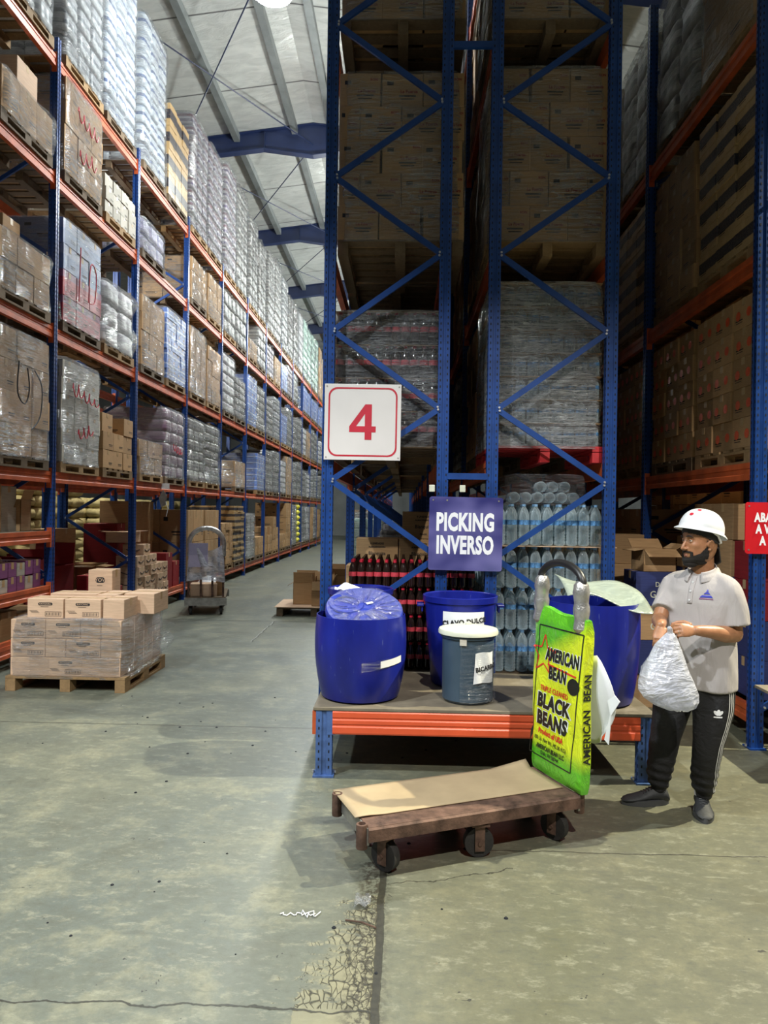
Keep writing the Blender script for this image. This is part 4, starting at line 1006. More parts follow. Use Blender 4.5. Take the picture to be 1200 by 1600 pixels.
def barrel_mesh(r0, rm, r1, h, mat='bluebarrel', n=48, open_=True):
    t = .006; prof = [(.001, .006), (r0 - .03, .004), (r0 - .008, .012), (r0, .04)]
    for k in range(1, 12):
        u = k / 12; prof.append((r0 * (1 - u) * (1 - u) + 2 * u * (1 - u) * (2 * rm - (r0 + r1) / 2) + r1 * u * u, .04 + (h - .04) * u))
    prof += [(r1, h), (r1 - t, h), (r1 - t, h - .02), (rm - t * 2, h * .5), (r0 - t * 2, .06), (.001, .03)]
    return MB().lathe(prof, n, cap=False).mesh('barrel', [mat], True, ang=50)
DZ = .449
b1 = put('plastic_barrel', barrel_mesh(.272, .312, .303, .56), None, (-.284, 4.925, DZ), label='cut-down blue plastic barrel at the left end of the platform holding a lid', cat='barrel')
def strip(r, a0, a1, z0, z1, mat, name, par, tilt=0., wav=0.):
    me = MB().grid(lambda u, v: ((r + .003 + wav * sin(9 * u + 3 * v)) * cos(a0 + (a1 - a0) * u), (r + .003 + wav * sin(9 * u + 3 * v)) * sin(a0 + (a1 - a0) * u), z0 + (z1 - z0) * v + tilt * u), 14, 6).mesh(name, [mat], True, fix=False)
    return put(name, me, par)
strip(.313, RD(-62), RD(-28), .245, .29, 'paper', 'paper_strip', b1, .02)
strip(.312, RD(-85), RD(-50), .225, .285, 'wrap_t', 'clear_tape', b1, .02)
# lid lying tilted inside the barrel
lid = thing('barrel_lid', 'translucent blue round lid with radial creases leaning in the left barrel', 'lid', (-.262, 4.93, 1.035), 0, rot=(RD(24), RD(5), 0))
put('disc', MB().lathe([(.001, .012), (.10, .016), (.2, .008), (.235, .018), (.262, .018), (.270, .0), (.270, -.022), (.262, -.022), (.255, .004), (.001, -.002)], 48, cap=False).mesh('disc', ['lidblue'], True, ang=50), lid)
put('inner_ring', MB().lathe([(.085, .016), (.09, .024), (.12, .024), (.125, .014)], 32, (-.13, .03, 0), cap=False).mesh('inner_ring', ['lidblue'], True), lid)
put('sticker', MB().box((.03, .06, .022), (.05, .022, .002), Matrix.Rotation(.6, 3, 'Z')).mesh('sticker', ['paper']), lid)
mb = MB()
for k in range(22):
    a = 2 * pi * k / 22 + .06 * sin(k * 3.); r0 = .06 + .03 * (k % 3); mb.tube([(r0 * cos(a), r0 * sin(a), .018), (.16 * cos(a + .02), .16 * sin(a + .02), .017), (.238 * cos(a), .238 * sin(a), .021)], .0022, 5)
put('radial_rib', mb.mesh('radial_rib', ['lidblue'], True), lid)
put('film', MB().grid(lambda u, v: ((.05 + .21 * v) * cos(2 * pi * u), (.05 + .21 * v) * sin(2 * pi * u), .026 + .006 * sin(40 * u) * v), 60, 5).mesh('film', ['wrap_t'], True, fix=False), lid)

def bin_mesh(rb, rt, h, mat, n=48):
    t = .006
    prof = [(.001, .0), (rb - .02, .0), (rb, .02), (rt - .012, h - .05), (rt - .012, h - .045), (rt, h - .04), (rt + .002, h), (rt - .006, h + .004), (rt - .016, h - .004), (rt - .02, h - .06), (rb - t, .03), (.001, .02)]
    return MB().lathe(prof, n, cap=False).mesh('bin', [mat], True, ang=40)
def binthing(label, x, y, rb, rt, h, mat='bluebarrel'):
    t = thing('round_bin', label, 'bin', (x, y, DZ)); put('bin_body', bin_mesh(rb, rt, h, mat), t); return t
bb = binthing('blue plastic bin behind the left barrel, with a paper inside', -.323, 5.485, .20, .25, .675)
me = MB().grid(lambda u, v: (-.20 + .20 * u, -.02 + .14 * v + .015 * sin(9 * u), .655 + .025 * sin(7 * u + 5 * v) + .04 * v), 12, 8).mesh('crumpled_paper', ['paper'], True, fix=False)
put('crumpled_paper', me, None, (-.323, 5.485, DZ - .015), label='crumpled white paper resting in the bin behind the left barrel', cat='paper')
mbn = binthing('tall blue bin marked CLAVO DULCE in the middle of the platform', .428, 5.335, .21, .275, .652)
for sx in (-1, 1): put('bin_handle', MB().box((sx * .295, 0, .58), (.05, .12, .02)).box((sx * .282, 0, .555), (.012, .10, .05)).mesh('bin_handle', ['bluebarrel'], bevel=.004), mbn)
def on_cyl(r, a0, z0):   # bend lettering round a barrel, reading left to right from outside
    def f(p): a = a0 + p.x / r; return Vector(((r + .006) * cos(a), (r + .006) * sin(a), z0 + p.z))
    return f
def rot2(f, ang):
    def g(p): return f(Vector((p.x * cos(ang) - p.z * sin(ang), p.y, p.x * sin(ang) + p.z * cos(ang))))
    return g
me = MB().grid(lambda u, v: (.262 * cos(RD(-122) + RD(68) * u), .262 * sin(RD(-122) + RD(68) * u) - .004, .37 + .19 * v + .0 * u), 12, 5).mesh('paper_label', ['paper'], True, fix=False)
pl = put('paper_label', me, mbn)
put('writing', text_mesh('CLAVO DULCE', .046, ['ink'], .0022, .98, rot2(on_cyl(.2645, RD(-87), .490), .09)), pl)
gb = binthing('grey plastic bin with cream lid marked BICARBONATO in front', .448, 4.868, .172, .186, .47, 'greybin')
put('lid', MB().lathe([(.001, .508), (.03, .507), (.05, .500), (.15, .492), (.196, .482), (.202, .470), (.202, .452), (.197, .452), (.195, .468), (.001, .47)], 48, cap=False).lathe([(.001, .525), (.018, .523), (.02, .512), (.018, .5)], 20, cap=False).mesh('lid', ['cream'], True, ang=50), gb)
me = MB().grid(lambda u, v: ((.188 + .004 * sin(8 * u + 3 * v)) * cos(RD(-82) + RD(46) * u + RD(4) * (v - .5)), (.188 + .004 * sin(8 * u + 3 * v)) * sin(RD(-82) + RD(46) * u + RD(4) * (v - .5)), .145 + .20 * v + .012 * u * u + .006 * sin(5 * u)), 14, 8).mesh('paper_label', ['paper'], True, fix=False)
pl = put('paper_label', me, gb)
put('writing', text_mesh('BICARBO', .040, ['ink'], .002, .92, rot2(on_cyl(.191, RD(-56), .250), .16)), pl)
strip(.184, RD(-112), RD(-98), .395, .435, 'carton_wht', 'sticker', gb)
put('bag_film', MB().grid(lambda u, v: ((.19 + .006 * sin(11 * u + 4 * v)) * cos(RD(-110) + RD(110) * u), (.19 + .006 * sin(11 * u + 4 * v)) * sin(RD(-110) + RD(110) * u), .02 + .38 * v), 24, 10).mesh('bag_film', ['wrap_t'], True, fix=False), gb)
rb = put('plastic_barrel', barrel_mesh(.272, .310, .305, .675), None, (1.30, 4.94, DZ), label='tall blue plastic barrel at the right end of the platform beside the person', cat='barrel')
me = MB().grid(lambda u, v: ((-.22 + .56 * u), (-.30 + .42 * v), .70 + .05 * (1 - u) + .03 * sin(6 * u + 3 * v) + .10 * v - .05 * u * u), 22, 14).mesh('plastic_sheet', ['bag_g'], True, fix=False)
ps = put('plastic_sheet', me, None, (1.29, 4.98, DZ - .012), label='greenish plastic sheet draped over the mouth of the right barrel', cat='plastic sheet')
sd = ps.modifiers.new('thickness', 'SOLIDIFY'); sd.thickness = .006

# ============================================================ SIGNS
def rounded(w_, h_, r, n=6):
    o = []
    for cx, cz, a0 in ((w_ / 2 - r, h_ / 2 - r, 0), (-w_ / 2 + r, h_ / 2 - r, 90), (-w_ / 2 + r, -h_ / 2 + r, 180), (w_ / 2 - r, -h_ / 2 + r, 270)):
        for k in range(n + 1): a = RD(a0 + 90 * k / n); o.append((cx + r * cos(a), cz + r * sin(a)))
    return o
def border(w_, h_, r, t, y, mat):
    a, b = rounded(w_, h_, r), rounded(w_ - 2 * t, h_ - 2 * t, r - t * .6); n = len(a)
    vs = [(p[0], y, p[1]) for p in a] + [(p[0], y, p[1]) for p in b]
    return MB().add(vs, [(i, (i + 1) % n, n + (i + 1) % n, n + i) for i in range(n)]).mesh('border', [mat], fix=False)
sg = thing('aisle_sign', 'white square sign with red border and number 4 on the blue post', 'sign', (-.335, 5.655, 2.415), RD(0), rot=(0, RD(.3), 0))
put('panel', MB().box((0, 0, 0), (.605, .012, .60)).mesh('panel', ['signwhite'], bevel=.002), sg)
put('border', border(.545, .545, .07, .013, -.0075, 'red'), sg)
mb = MB()   # the bold numeral: slanted stroke, bar and stem around an open triangle
o4 = [(-.105, -.075), (-.105, -.030), (.020, .145), (.072, .145), (.072, -.028), (.105, -.028), (.105, -.075), (.072, -.075), (.072, -.135), (.018, -.135), (.018, -.075)]
i4 = [(-.050, -.028), (.018, -.028), (.018, .070)]
q4 = [(o4[0], o4[1], i4[0], (-.050, -.075)), (o4[1], o4[2], i4[2], i4[0]), (o4[2], o4[3], (.072, .070), i4[2]), (i4[2], (.072, .070), (.072, -.028), i4[1]), (i4[0], i4[1], (.018, -.075), (-.050, -.075)), (i4[1], (.072, -.028), (.072, -.075), (.018, -.075)), ((.072, -.028), o4[5], o4[6], o4[7]), (o4[10], o4[7], o4[8], o4[9])]
for q in q4: mb.add([(p[0], 0, p[1]) for p in q], [(0, 1, 2, 3)])
put('number', mb.mesh('number', ['red'], fix=False), sg, (0, -.0078, -.005))
for sx in (-1, 1):
    for sz in (-1, 1): put('screw', MB().tube([(sx * .285, -.006, sz * .28), (sx * .285, -.009, sz * .28)], .006, 8).mesh('screw', ['steel']), sg)
M['picksign'] = (lambda s: (s.base(s.ramp(s.noise(s.map(s.gen(), (1, 1, 1.3)), 1.3, 2), (.035, .035, .16), (.16, .15, .38), .35, .62), .16, 0, .7), s.m)[1])(NM('blotchy_indigo_sign'))  # indigo panel with lighter blotches mixed into its base colour
sp_ = thing('picking_sign', 'indigo sign with white PICKING INVERSO lettering between the blue posts', 'sign', (.488, 5.655, 1.545), rot=(0, RD(.5), 0))
put('panel', MB().prism(rounded(.578, .578, .02), -.006, .006, 'y').mesh('panel', ['picksign']), sp_)
put('lettering', text_mesh('PICKING', .19, ['letters'], .0085, .585), sp_, (-.005, -.008, .085))
put('lettering', text_mesh('INVERSO', .19, ['letters'], .0085, .56), sp_, (-.005, -.008, -.095))
for x in (-.26, -.15, .255): put('screw', MB().tube([(x, -.006, .262), (x, -.009, .262)], .007, 8).mesh('screw', ['steel']), sp_)
for x in (.22, .46): 
    put('fixing_clip', MB().box((x, 5.66, 1.90), (.045, .03, .055)).mesh('fixing_clip', ['cream'], bevel=.005), None, label=f'pale clip above the picking sign, {"left" if x < .3 else "right"} one of two', cat='clip')
rs = thing('warning_sign', 'red sign with white capital letters on the post at the right edge', 'sign', (2.70, 5.30, 1.63))
put('panel', MB().prism(rounded(.42, .375, .02), -.005, .005, 'y').mesh('panel', ['redsign']), rs)
for s_, z, x in (('ABA', .075, -.085), ('A V', -.010, -.085), ('A', -.095, -.115)): put('lettering', text_mesh(s_, .088, ['letters'], .0045, .68), rs, (x + (.0 if s_ != 'A' else .03), -.007, z))
for sz in (-1, 1): put('screw', MB().tube([(-.185, -.005, sz * .16), (-.185, -.009, sz * .16)], .006, 8).mesh('screw', ['steel']), rs)

# ============================================================ LARGE TROLLEY
TR = (.312, 3.745, 0); TA = RD(22.6); LN, WD, TZ = 1.17, .44, .25
tr = thing('platform_trolley', 'rusty steel platform trolley in the foreground with hooped taped handle', 'trolley', TR, TA)
put('deck', MB().box((0, 0, TZ - .012), (LN, WD, .022)).mesh('deck', ['rust'], bevel=.004), tr)
for sy in (-1, 1): put('side_channel', MB().prism([(sy * WD / 2, TZ - .005), (sy * (WD / 2 + .012), TZ - .012), (sy * (WD / 2 + .012), TZ - .068), (sy * (WD / 2 - .02), TZ - .075), (sy * (WD / 2 - .02), TZ - .068), (sy * (WD / 2), TZ - .06)], -LN / 2, LN / 2, 'x').mesh('side_channel', ['rust']), tr)
for sx in (-1, 1): put('end_plate', MB().box((sx * LN / 2, 0, TZ - .045), (.012, WD, .08)).mesh('end_plate', ['steel']), tr)
for sx in (-1, 1):
    for sy in (-1, 1):
        put('socket', MB().lathe([(.014, TZ - .105), (.026, TZ - .105), (.027, TZ - .1), (.027, TZ + .008), (.018, TZ + .01), (.017, TZ - .05), (.001, TZ - .05)], 16, (sx * (LN / 2 + .022), sy * (WD / 2 - .028), 0), cap=False).mesh('socket', ['rust'], True, ang=50), tr)
for x, y, a in ((-.47, -.15, .5), (-.47, .15, .2), (.02, -.17, 1.35), (.02, .17, 1.5), (.49, -.14, .4), (.49, .14, .6)): caster(tr, x, y, a)
put('axle', MB().tube([(.02, -.19, .09), (.02, .19, .09)], .012, 8).mesh('axle', ['rust']), tr)
hx = LN / 2 + .022; hy = WD / 2 - .028
for sy in (-1, 1):
    put('handle_post', MB().tube([(hx, sy * hy, .16), (hx, sy * hy, 1.15)], .017, 10).mesh('handle_post', ['rust'], True), tr)
    pts = []; rr = []
    for k in range(15):
        u = k / 14; pts.append((hx, sy * (hy - .012 * u), 1.09 + .27 * u)); rr.append(.041 + .0035 * sin(k * 1.3) + .002 * sin(k * 3.1) - (.012 if k in (0, 14) else 0))
    put('taped_grip', MB().tube(pts, rr, 18).mesh('taped_grip', ['silver'], True), tr)
put('handle_hoop', MB().tube([(hx, -hy * cos(a) * 1.02, 1.34 + .105 * sin(a)) for a in [pi * k / 20 for k in range(21)]], .021, 14).mesh('handle_hoop', ['black'], True), tr)
cs = MB(); cs.grid(lambda u, v: (-LN / 2 - .03 + (LN + .0) * u, -WD / 2 + .105 + (WD - .075) * v, TZ + .006 + .012 * max(0, .12 - u) * 8 * (1 - v) - .02 * max(0, .05 - u) * 8 * (1 - v) + .035 * max(0, v - .85) * 6 * max(0, u - .8) * 5), 30, 14)
co = put('cardboard_sheet', cs.mesh('cardboard_sheet', ['ply'], True, fix=False), None, TR, (0, 0, TA), label='flat tan cardboard sheet lying on the foreground trolley deck', cat='cardboard')
co.modifiers.new('thickness', 'SOLIDIFY').thickness = .005
# bean sack over the handle ------------------------------------
s = NM('bean_sack_print'); g = s.obj(); sep = s.t.nodes.new('ShaderNodeSeparateXYZ'); s.link(g, sep.inputs[0])
u_ = s.math('ADD', s.math('MULTIPLY', sep.outputs[0], 2.1), .5); v_ = sep.outputs[2]
yel = s.math('MULTIPLY', s.step(v_, .10, .22), s.step(v_, .80, .50)); yel2 = s.math('MULTIPLY', s.step(v_, .12, .2), s.step(s.math('ADD', v_, s.math('MULTIPLY', u_, -.25)), .66, .55))
yy = s.math('MULTIPLY', s.math('MAXIMUM', yel2, s.math('MULTIPLY', yel, s.step(u_, .35, .95))), s.math('ADD', .75, s.math('MULTIPLY', s.noise(g, 6), .3)))
c = s.mix(yy, s.ramp(s.noise(g, 5, 3), (.07, .34, .015), (.13, .50, .02), .3, .7), (.72, .80, .02))
s.base(c, .18, 0, .7); s.bump(s.noise(s.map(g, (5, 5, 3)), 3.2, 4, .6, 1), .5, .03); M['sackprint'] = s.m
BH, BW, BT = .93, .46, .075
def sack_surf(u, v, side):
    x = -BW / 2 + BW * u; z = BH * v
    e = min(1, (min(u, 1 - u) / .10)) ** .5 if 0 < u < 1 else 0
    t = BT / 2 * (.75 + .25 * e) * (1 - .5 * max(0, (v - .93) / .07)) * (1 - .35 * max(0, (.04 - v) / .04))
    wob = .006 * noise.noise(Vector((u * 3, v * 6, side * 3)))
    top = .008 * sin(u * 9) * max(0, (v - .9) / .1) - .03 * u * max(0, (v - .8) / .2)
    return Vector((x + .006 * sin(v * 9), side * t + wob, z + top))
mb = MB(); nu, nv = 16, 40
rings = []
for j in range(nv + 1):
    v = j / nv; rings.append([sack_surf(i / nu, v, -1) for i in range(nu + 1)] + [sack_surf(1 - i / nu, v, 1) for i in range(nu + 1)])
mb.rings(rings)
SKM = Matrix.Translation(TR) @ Matrix.Rotation(TA, 4, 'Z') @ Matrix.Translation((hx - .005, -.012, .255)) @ Matrix.Rotation(-pi / 2, 4, 'Z') @ Matrix.Rotation(RD(-1), 4, 'X')
sk = put('bean_sack', mb.mesh('bean_sack', ['sackprint'], True, ang=70), None, label='bright green and yellow bean sack with black lettering over the trolley handle', cat='sack')
sk.matrix_world = SKM
bvh = BVHTree.FromPolygons([Vector(p) for p in mb.v], mb.f)
def onsack(du, z0, sk_=0., off=.0025):
    def f(p):
        x, z = du + p.x, z0 + p.z; x += sk_ * (z - .5)
        h = bvh.ray_cast(Vector((x, -.5, z)), Vector((0, 1, 0)))[0]
        return Vector((x, (h.y if h else -BT / 2) - off, z))
    return f
M['sacktext'] = simple('black_sack_print', (.012, .014, .01), .4); M['sackred'] = simple('red_sack_print', (.62, .04, .02), .4); M['sackwhite'] = simple('white_sack_print', (.75, .78, .7), .4)
def stxt(nm, txt, size, x, z, mat='sacktext', bold=.002, sx=.9, sk_=.10, ang=0., off=.003, out=None):
    f = onsack(x, z, sk_, off)
    if ang: f = rot2(f, ang)
    put(nm, text_mesh(txt, size, [mat], bold, sx, f), sk)
    if out:
        f2 = onsack(x, z, sk_, off - .0016)
        if ang: f2 = rot2(f2, ang)
        put(nm + '_outline', text_mesh(txt, size, ['sackwhite'], bold + out, sx, f2), sk)
K = .10
def sline(p, q, w_, mat, nm, n=14):
    f = onsack(0, 0, K); mb = MB(); P0, Q = Vector((p[0], 0, p[1])), Vector((q[0], 0, q[1])); d = (Q - P0).normalized(); nn = Vector((-d.z, 0, d.x)) * w_ / 2
    mb.grid(lambda u, v: f(P0.lerp(Q, u) + nn * (2 * v - 1)), n, 1); return mb
fr = [(-.195, .09), (.195, .09), (.195, .83), (-.195, .83)]
mb = MB()
for i in range(4):
    q = sline(fr[i], fr[(i + 1) % 4], .007, 'sacktext', 'frame', 30); mb.add(q.v, q.f)
put('printed_frame', mb.mesh('printed_frame', ['sacktext'], fix=False), sk)
mb = MB(); sp5 = []
for k in range(10):
    a = pi / 2 + pi * k / 5; r = .115 if k % 2 == 0 else .05; sp5.append((-.135 + r * cos(a), .665 + r * sin(a)))
for i in range(10):
    q = sline(sp5[i], sp5[(i + 1) % 10], .009, 'sackred', 'star', 4); mb.add(q.v, q.f)
q = sline((-.09, .62), (.17, .60), .010, 'sackred', 'l', 10); mb.add(q.v, q.f)
put('printed_star', mb.mesh('printed_star', ['sackred'], fix=False), sk)
stxt('lettering', 'AMERICAN', .095, .035, .675, bold=.0045, sx=.60, out=.003); stxt('lettering', 'BEAN', .095, .01, .575, bold=.0045, sx=.66, out=.003)
mb = MB(); f = onsack(.155, .545, K); mb.add([f(Vector((0, 0, 0)))] + [f(Vector((.048 * cos(2 * pi * k / 20), 0, .045 * sin(2 * pi * k / 20)))) for k in range(20)], [(0, 1 + k, 1 + (k + 1) % 20) for k in range(20)])
put('printed_bean', mb.mesh('printed_bean', ['sacktext'], fix=False), sk)
stxt('lettering', 'TRIPLE CLEANED', .040, -.01, .478, 'sackred', .001, .82)
stxt('lettering', 'BLACK', .105, -.01, .405, bold=.006, sx=.85, out=.004); stxt('lettering', 'BEANS', .105, -.01, .305, bold=.006, sx=.85, out=.004)
stxt('lettering', 'Product of USA', .042, -.01, .232, 'sackred', .002, .82)
stxt('lettering', '100 Lb. Net Wt. (45.36 KG)', .030, -.01, .188, bold=.0005, sx=.86); stxt('lettering', 'AMERICAN BEAN LLC', .036, .0, .146, bold=.0012, sx=.72); stxt('lettering', 'Dale, WI 58744', .030, .0, .115, bold=.0005, sx=.85)
# lettering up the narrow side
def onside(p): return Vector((BW / 2 + .006 + .006 * sin((.42 + p.x) / BH * 9), -p.z, .42 + p.x))
for tx_, zc in (('AMERICAN', .30), ('BEAN', .555)): put('side_lettering', text_mesh(tx_, .062, ['sacktext'], .0015, .9, lambda p: Vector((BW / 2 + .0075 + .006 * sin((zc + p.x) / BH * 9), -p.z, zc + p.x))), sk)
# white bag hanging behind the sack
def wb(sg_, w0, w1, h0):
    def f(u, v): return Vector((sg_ * (.16 + (w0 + (w1 - w0) * sin(pi * min(1, v * 1.1)) ** .7) * u), .05 + .03 * sin(5 * u + 4 * v) + .02 * u, h0 + .52 * (1 - v) * (1 - .15 * u)))
    return f
def wball(u, v):
    q = 2 * u - 1; w_ = .16 + .06 * abs(q) + .10 * sin(pi * min(1, v * 1.1)) ** .7 * abs(q)
    return Vector((q * w_, .06 + .03 * sin(5 * abs(q) + 4 * v), .18 + .52 * (1 - v) * (1 - .12 * abs(q)) + .02 * sin(7 * q)))
mb = MB(); mb.grid(wball, 24, 16)
knot = MB(); knot.add([(.24, .06, .52), (.36, .07, .44), (.30, .06, .36), (.26, .06, .22), (.29, .065, .20), (.31, .06, .36)], [(0, 2, 5, 1), (2, 3, 4, 5)])
wbo = put('plastic_bag', mb.mesh('plastic_bag', ['white'], True, fix=False), None, label='white plastic bag hanging behind the green bean sack on the trolley', cat='bag')
kn = put('bag_corner', knot.mesh('bag_corner', ['white'], fix=False), wbo); kn.modifiers.new('thickness', 'SOLIDIFY').thickness = .003
wbo.matrix_world = SKM @ Matrix.Translation((0, .03, .07)); wbo.modifiers.new('thickness', 'SOLIDIFY').thickness = .004

# ============================================================ RIGHT RACKING STOCK
RXC = 3.17
UNIT['dot'] = ('carton', None)
def dot_mesh():
    base = carton_mesh('carton'); mb = MB()
    for (y, s_) in ((-.25, 1), (.25, 1)):
        mb.add([(-.507, y, .45)] + [(-.507, y + .11 * cos(2 * pi * k / 14), .45 + .16 * sin(2 * pi * k / 14)) for k in range(14)], [(0, 1 + k, 1 + (k + 1) % 14) for k in range(14)])
    return join_mesh('carton', [(base, I4), (mb.mesh('dot', ['orange_b'], fix=False), I4)])
UNIT['dot'] = ('carton', dot_mesh())
def RL(label, bay, slot, z, kind, n, h, wrap): load(label, RXC, RY[bay] + .66 + 1.14 * slot, z, kind, n, 1.08, 1.06, h, wrap)
for b in range(0, 4):
    for sl in (0, 1):
        w_ = f'{ORD[b]} bay, {["nearer", "farther"][sl]} half'
        RL(f'orange dotted cartons, right racking first shelf, {w_}', b, sl, 2.12, 'dot', (2, 3, 5), 1.18, None)
        RL(f'cartons on second shelf of right racking, {w_}', b, sl, 3.68, 'bandbox' if sl == 0 else 'carton', (2, 3, 6), 1.35, 'wrap_t' if sl else None)
        RL(f'wrapped goods on third shelf of right racking, {w_}', b, sl, 5.43, ['carton', 'greypk'][(b + sl) % 2], (2, 2, 4), 1.5, 'wrap')
# picking stock at the lowest level
g1 = box_mesh(.46, .36, .30, 'carton', False, [('Gallina', .12, .09, 'cream')]); g2 = box_mesh(.46, .36, .30, 'carton_red', False, [('Gallina', .10, .085, 'cream'), ('Doña', .19, .06, 'cream')]); g3 = box_mesh(.46, .36, .30, 'carton_navy', False, [('Gallina', .10, .085, 'cream'), ('Doña', .19, .06, 'cream')]); g4 = box_mesh(.46, .36, .30, 'carton')
GM = [g1, g2, g3, g4]; GN = ['brown', 'red', 'navy', 'plain brown']
pick = [[2, 2, 1, 1, 3], [3, 3, 2, 3, 3], [0, 2, 3, 3, 0], [3, 0, 2, 3, 3]]
for j in range(4):
    for i in range(2):
        for k in range(5):
            q = pick[(j + i) % 4][k]
            if k == 4 and (i + j) % 3 == 0: continue
            put('carton', GM[q], None, (2.92 + .50 * i, 5.72 + .40 * j * 1.02, .31 + .302 * k), (0, 0, random.uniform(-.03, .03)), label=f'{GN[q]} carton behind the person, {ORD[j]} stack back, {["left", "right"][i]} row, {ORD[k]} layer', cat='box', group=f'{GN[q]} cartons behind the person')
for j, (x, y, z, q) in enumerate(((2.2, 7.6, 0, 3), (2.2, 7.6, .302, 2), (2.2, 7.6, .604, 2), (2.15, 7.6, .906, 0), (2.25, 7.62, 1.208, 3), (2.0, 9.0, 0, 3), (2.0, 9.0, .302, 3), (2.0, 9.0, .604, 3), (2.02, 9.0, .906, 3), (2.0, 9.0, 1.208, 3), (2.3, 6.6, 0, 3), (2.28, 6.6, .302, 2), (2.3, 6.6, .604, 0), (2.3, 6.6, .906, 2))):
    put('carton', GM[q], None, (x, y, z), (0, 0, random.uniform(-.06, .06)), label=f'{GN[q]} carton on the floor right of middle racking, {["middle", "far", "near"][(j > 4) + (j > 9)]} stack, {ORD[j if j < 5 else (j - 5 if j < 10 else j - 10)]} layer', cat='box', group='cartons stacked on the floor right of the middle racking')
carton('open brown carton with raised flap on the floor stack behind the person', 2.28, 6.6, 1.208, (.30, .26, .20), .1, 'carton', True)
for b in range(1, 4):
    load(f'dark brown cartons at the lowest level of right racking, {ORD[b]} bay', RXC, RY[b] + 1.2, .30, 'carton', (2, 4, 4), 1.05, 2.2, 1.35, None)
for j in range(4):  # stacks added to cover the bright wall behind the right racking
    load(f'added carton stack hiding the bright wall behind right racking, {ORD[j]} from the camera', 4.55, 6.2 + 1.6 * j, 0, 'carton', (2, 3, 6), 1.1, 1.5, 2.6, None)
load('tall dark carton stack closing the gap right of the middle racking', 2.15, 11.2, 0, 'carton', (2, 2, 6), .8, 1.0, 2.4, None)
rp = thing('picking_platform', 'low platform with blue legs at the right edge of the photo', 'platform')
put('deck', MB().box((3.14, 5.0, .475), (1.12, .62, .022)).mesh('deck', ['deck'], bevel=.003), rp)
for x in (2.63, 3.64): put('leg', post_mesh(.46, .09, .075, True, 'blue_worn'), rp, (x, 4.75, 0))
put('beam', MB().box((3.135, 4.72, .395), (.92, .03, .10)).mesh('beam', ['blue_worn']), rp)
# ============================================================ LITTER ON THE FLOOR
random.seed(5)
pts = []
for k in range(16): pts.append((-.50 + .0095 * k + .006 * sin(k * 2.2), 3.02 + .012 * sin(k * 1.7) + .0005 * k, .005))
put('string', MB().tube(pts, .0025, 5).tube([(p[0] + .05, p[1] + .018 * sin(i * 1.6), .007) for i, p in enumerate(pts[4:13])], .0025, 5).mesh('string', ['paper'], True), None, label='tangled white string lying on the concrete floor', cat='string')
put('twig', MB().tube([(-.22, 2.99, .005), (-.15, 2.97, .009), (-.09, 2.94, .005)], .0035, 5).mesh('twig', ['rust'], True), None, label='thin brown splinter on the floor beside the crack', cat='splinter')
put('film_scrap', MB().grid(lambda u, v: (-.19 + .07 * u, 3.08 + .09 * v, .006 + .02 * abs(sin(5 * u + 4 * v))), 6, 6).mesh('film_scrap', ['wrap'], True, fix=False), None, label='small scrap of clear film on the floor above the splinter', cat='plastic scrap')
mb = MB()
for k in range(70):
    x, y = random.uniform(-2.6, .6), random.uniform(2.2, 6.5); r = random.uniform(.004, .012)
    mb.lathe([(.001, 0), (r, .0005), (r * .7, r * .5), (.001, r * .55)], 6, (x, y, 0), cap=False)
put('grit', mb.mesh('grit', ['hole'], True), None, label='small dark specks of dirt scattered over the concrete floor', cat='dirt', kind='stuff')
# ============================================================ THE PERSON
s = NM('warm_brown_skin'); v = s.obj(); n = s.noise(v, 30, 4)
s.base(s.ramp(n, (.30, .135, .065), (.40, .19, .10), .3, .7), .42, 0, .5); s.b.inputs['Subsurface Weight'].default_value = .12; s.b.inputs['Subsurface Radius'].default_value = (.01, .004, .002); s.bump(n, .08, .002); M['skin'] = s.m
M['lips'] = simple('lip_skin', (.33, .12, .085), .4); M['beard'] = simple('black_beard_hair', (.012, .009, .008), .75, 0, .5, 120, 1.)
s = NM('grey_pique_knit'); v = s.obj(); n = s.noise(v, 3, 3)
s.base(s.ramp(n, (.36, .335, .335), (.43, .40, .40), .3, .7), .85, 0, .2); s.bump(s.math('ADD', s.math('MULTIPLY', s.noise(v, 420, 2), .08), s.noise(s.map(v, (7, 7, 2.2), rot=(.2, .5, 0)), 1.7, 3, .5, 1)), .5, .02); M['shirt'] = s.m
s = NM('black_jersey'); v = s.obj()
s.base((.016, .016, .018), .7, 0, .3); s.bump(s.noise(s.map(v, (6, 6, 9)), 2, 3, .5, 1), .5, .02); M['trouser'] = s.m
M['stripe'] = simple('white_stripe', (.72, .72, .72), .6, 0, .04); M['shoe'] = simple('charcoal_shoe_mesh', (.022, .024, .027), .6, 0, .3, 60, .3); M['sole'] = simple('dark_grey_sole', (.05, .052, .055), .6)
M['eyew'] = simple('eye_white', (.55, .52, .48), .2); M['iris'] = simple('dark_iris', (.015, .008, .006), .15); M['capcloth'] = simple('black_cap_cloth', (.014, .014, .016), .65)
M['logoblue'] = simple('blue_chest_logo', (.04, .05, .42), .5); M['silverring'] = simple('pale_metal_ring', (.8, .76, .65), .2, .9)

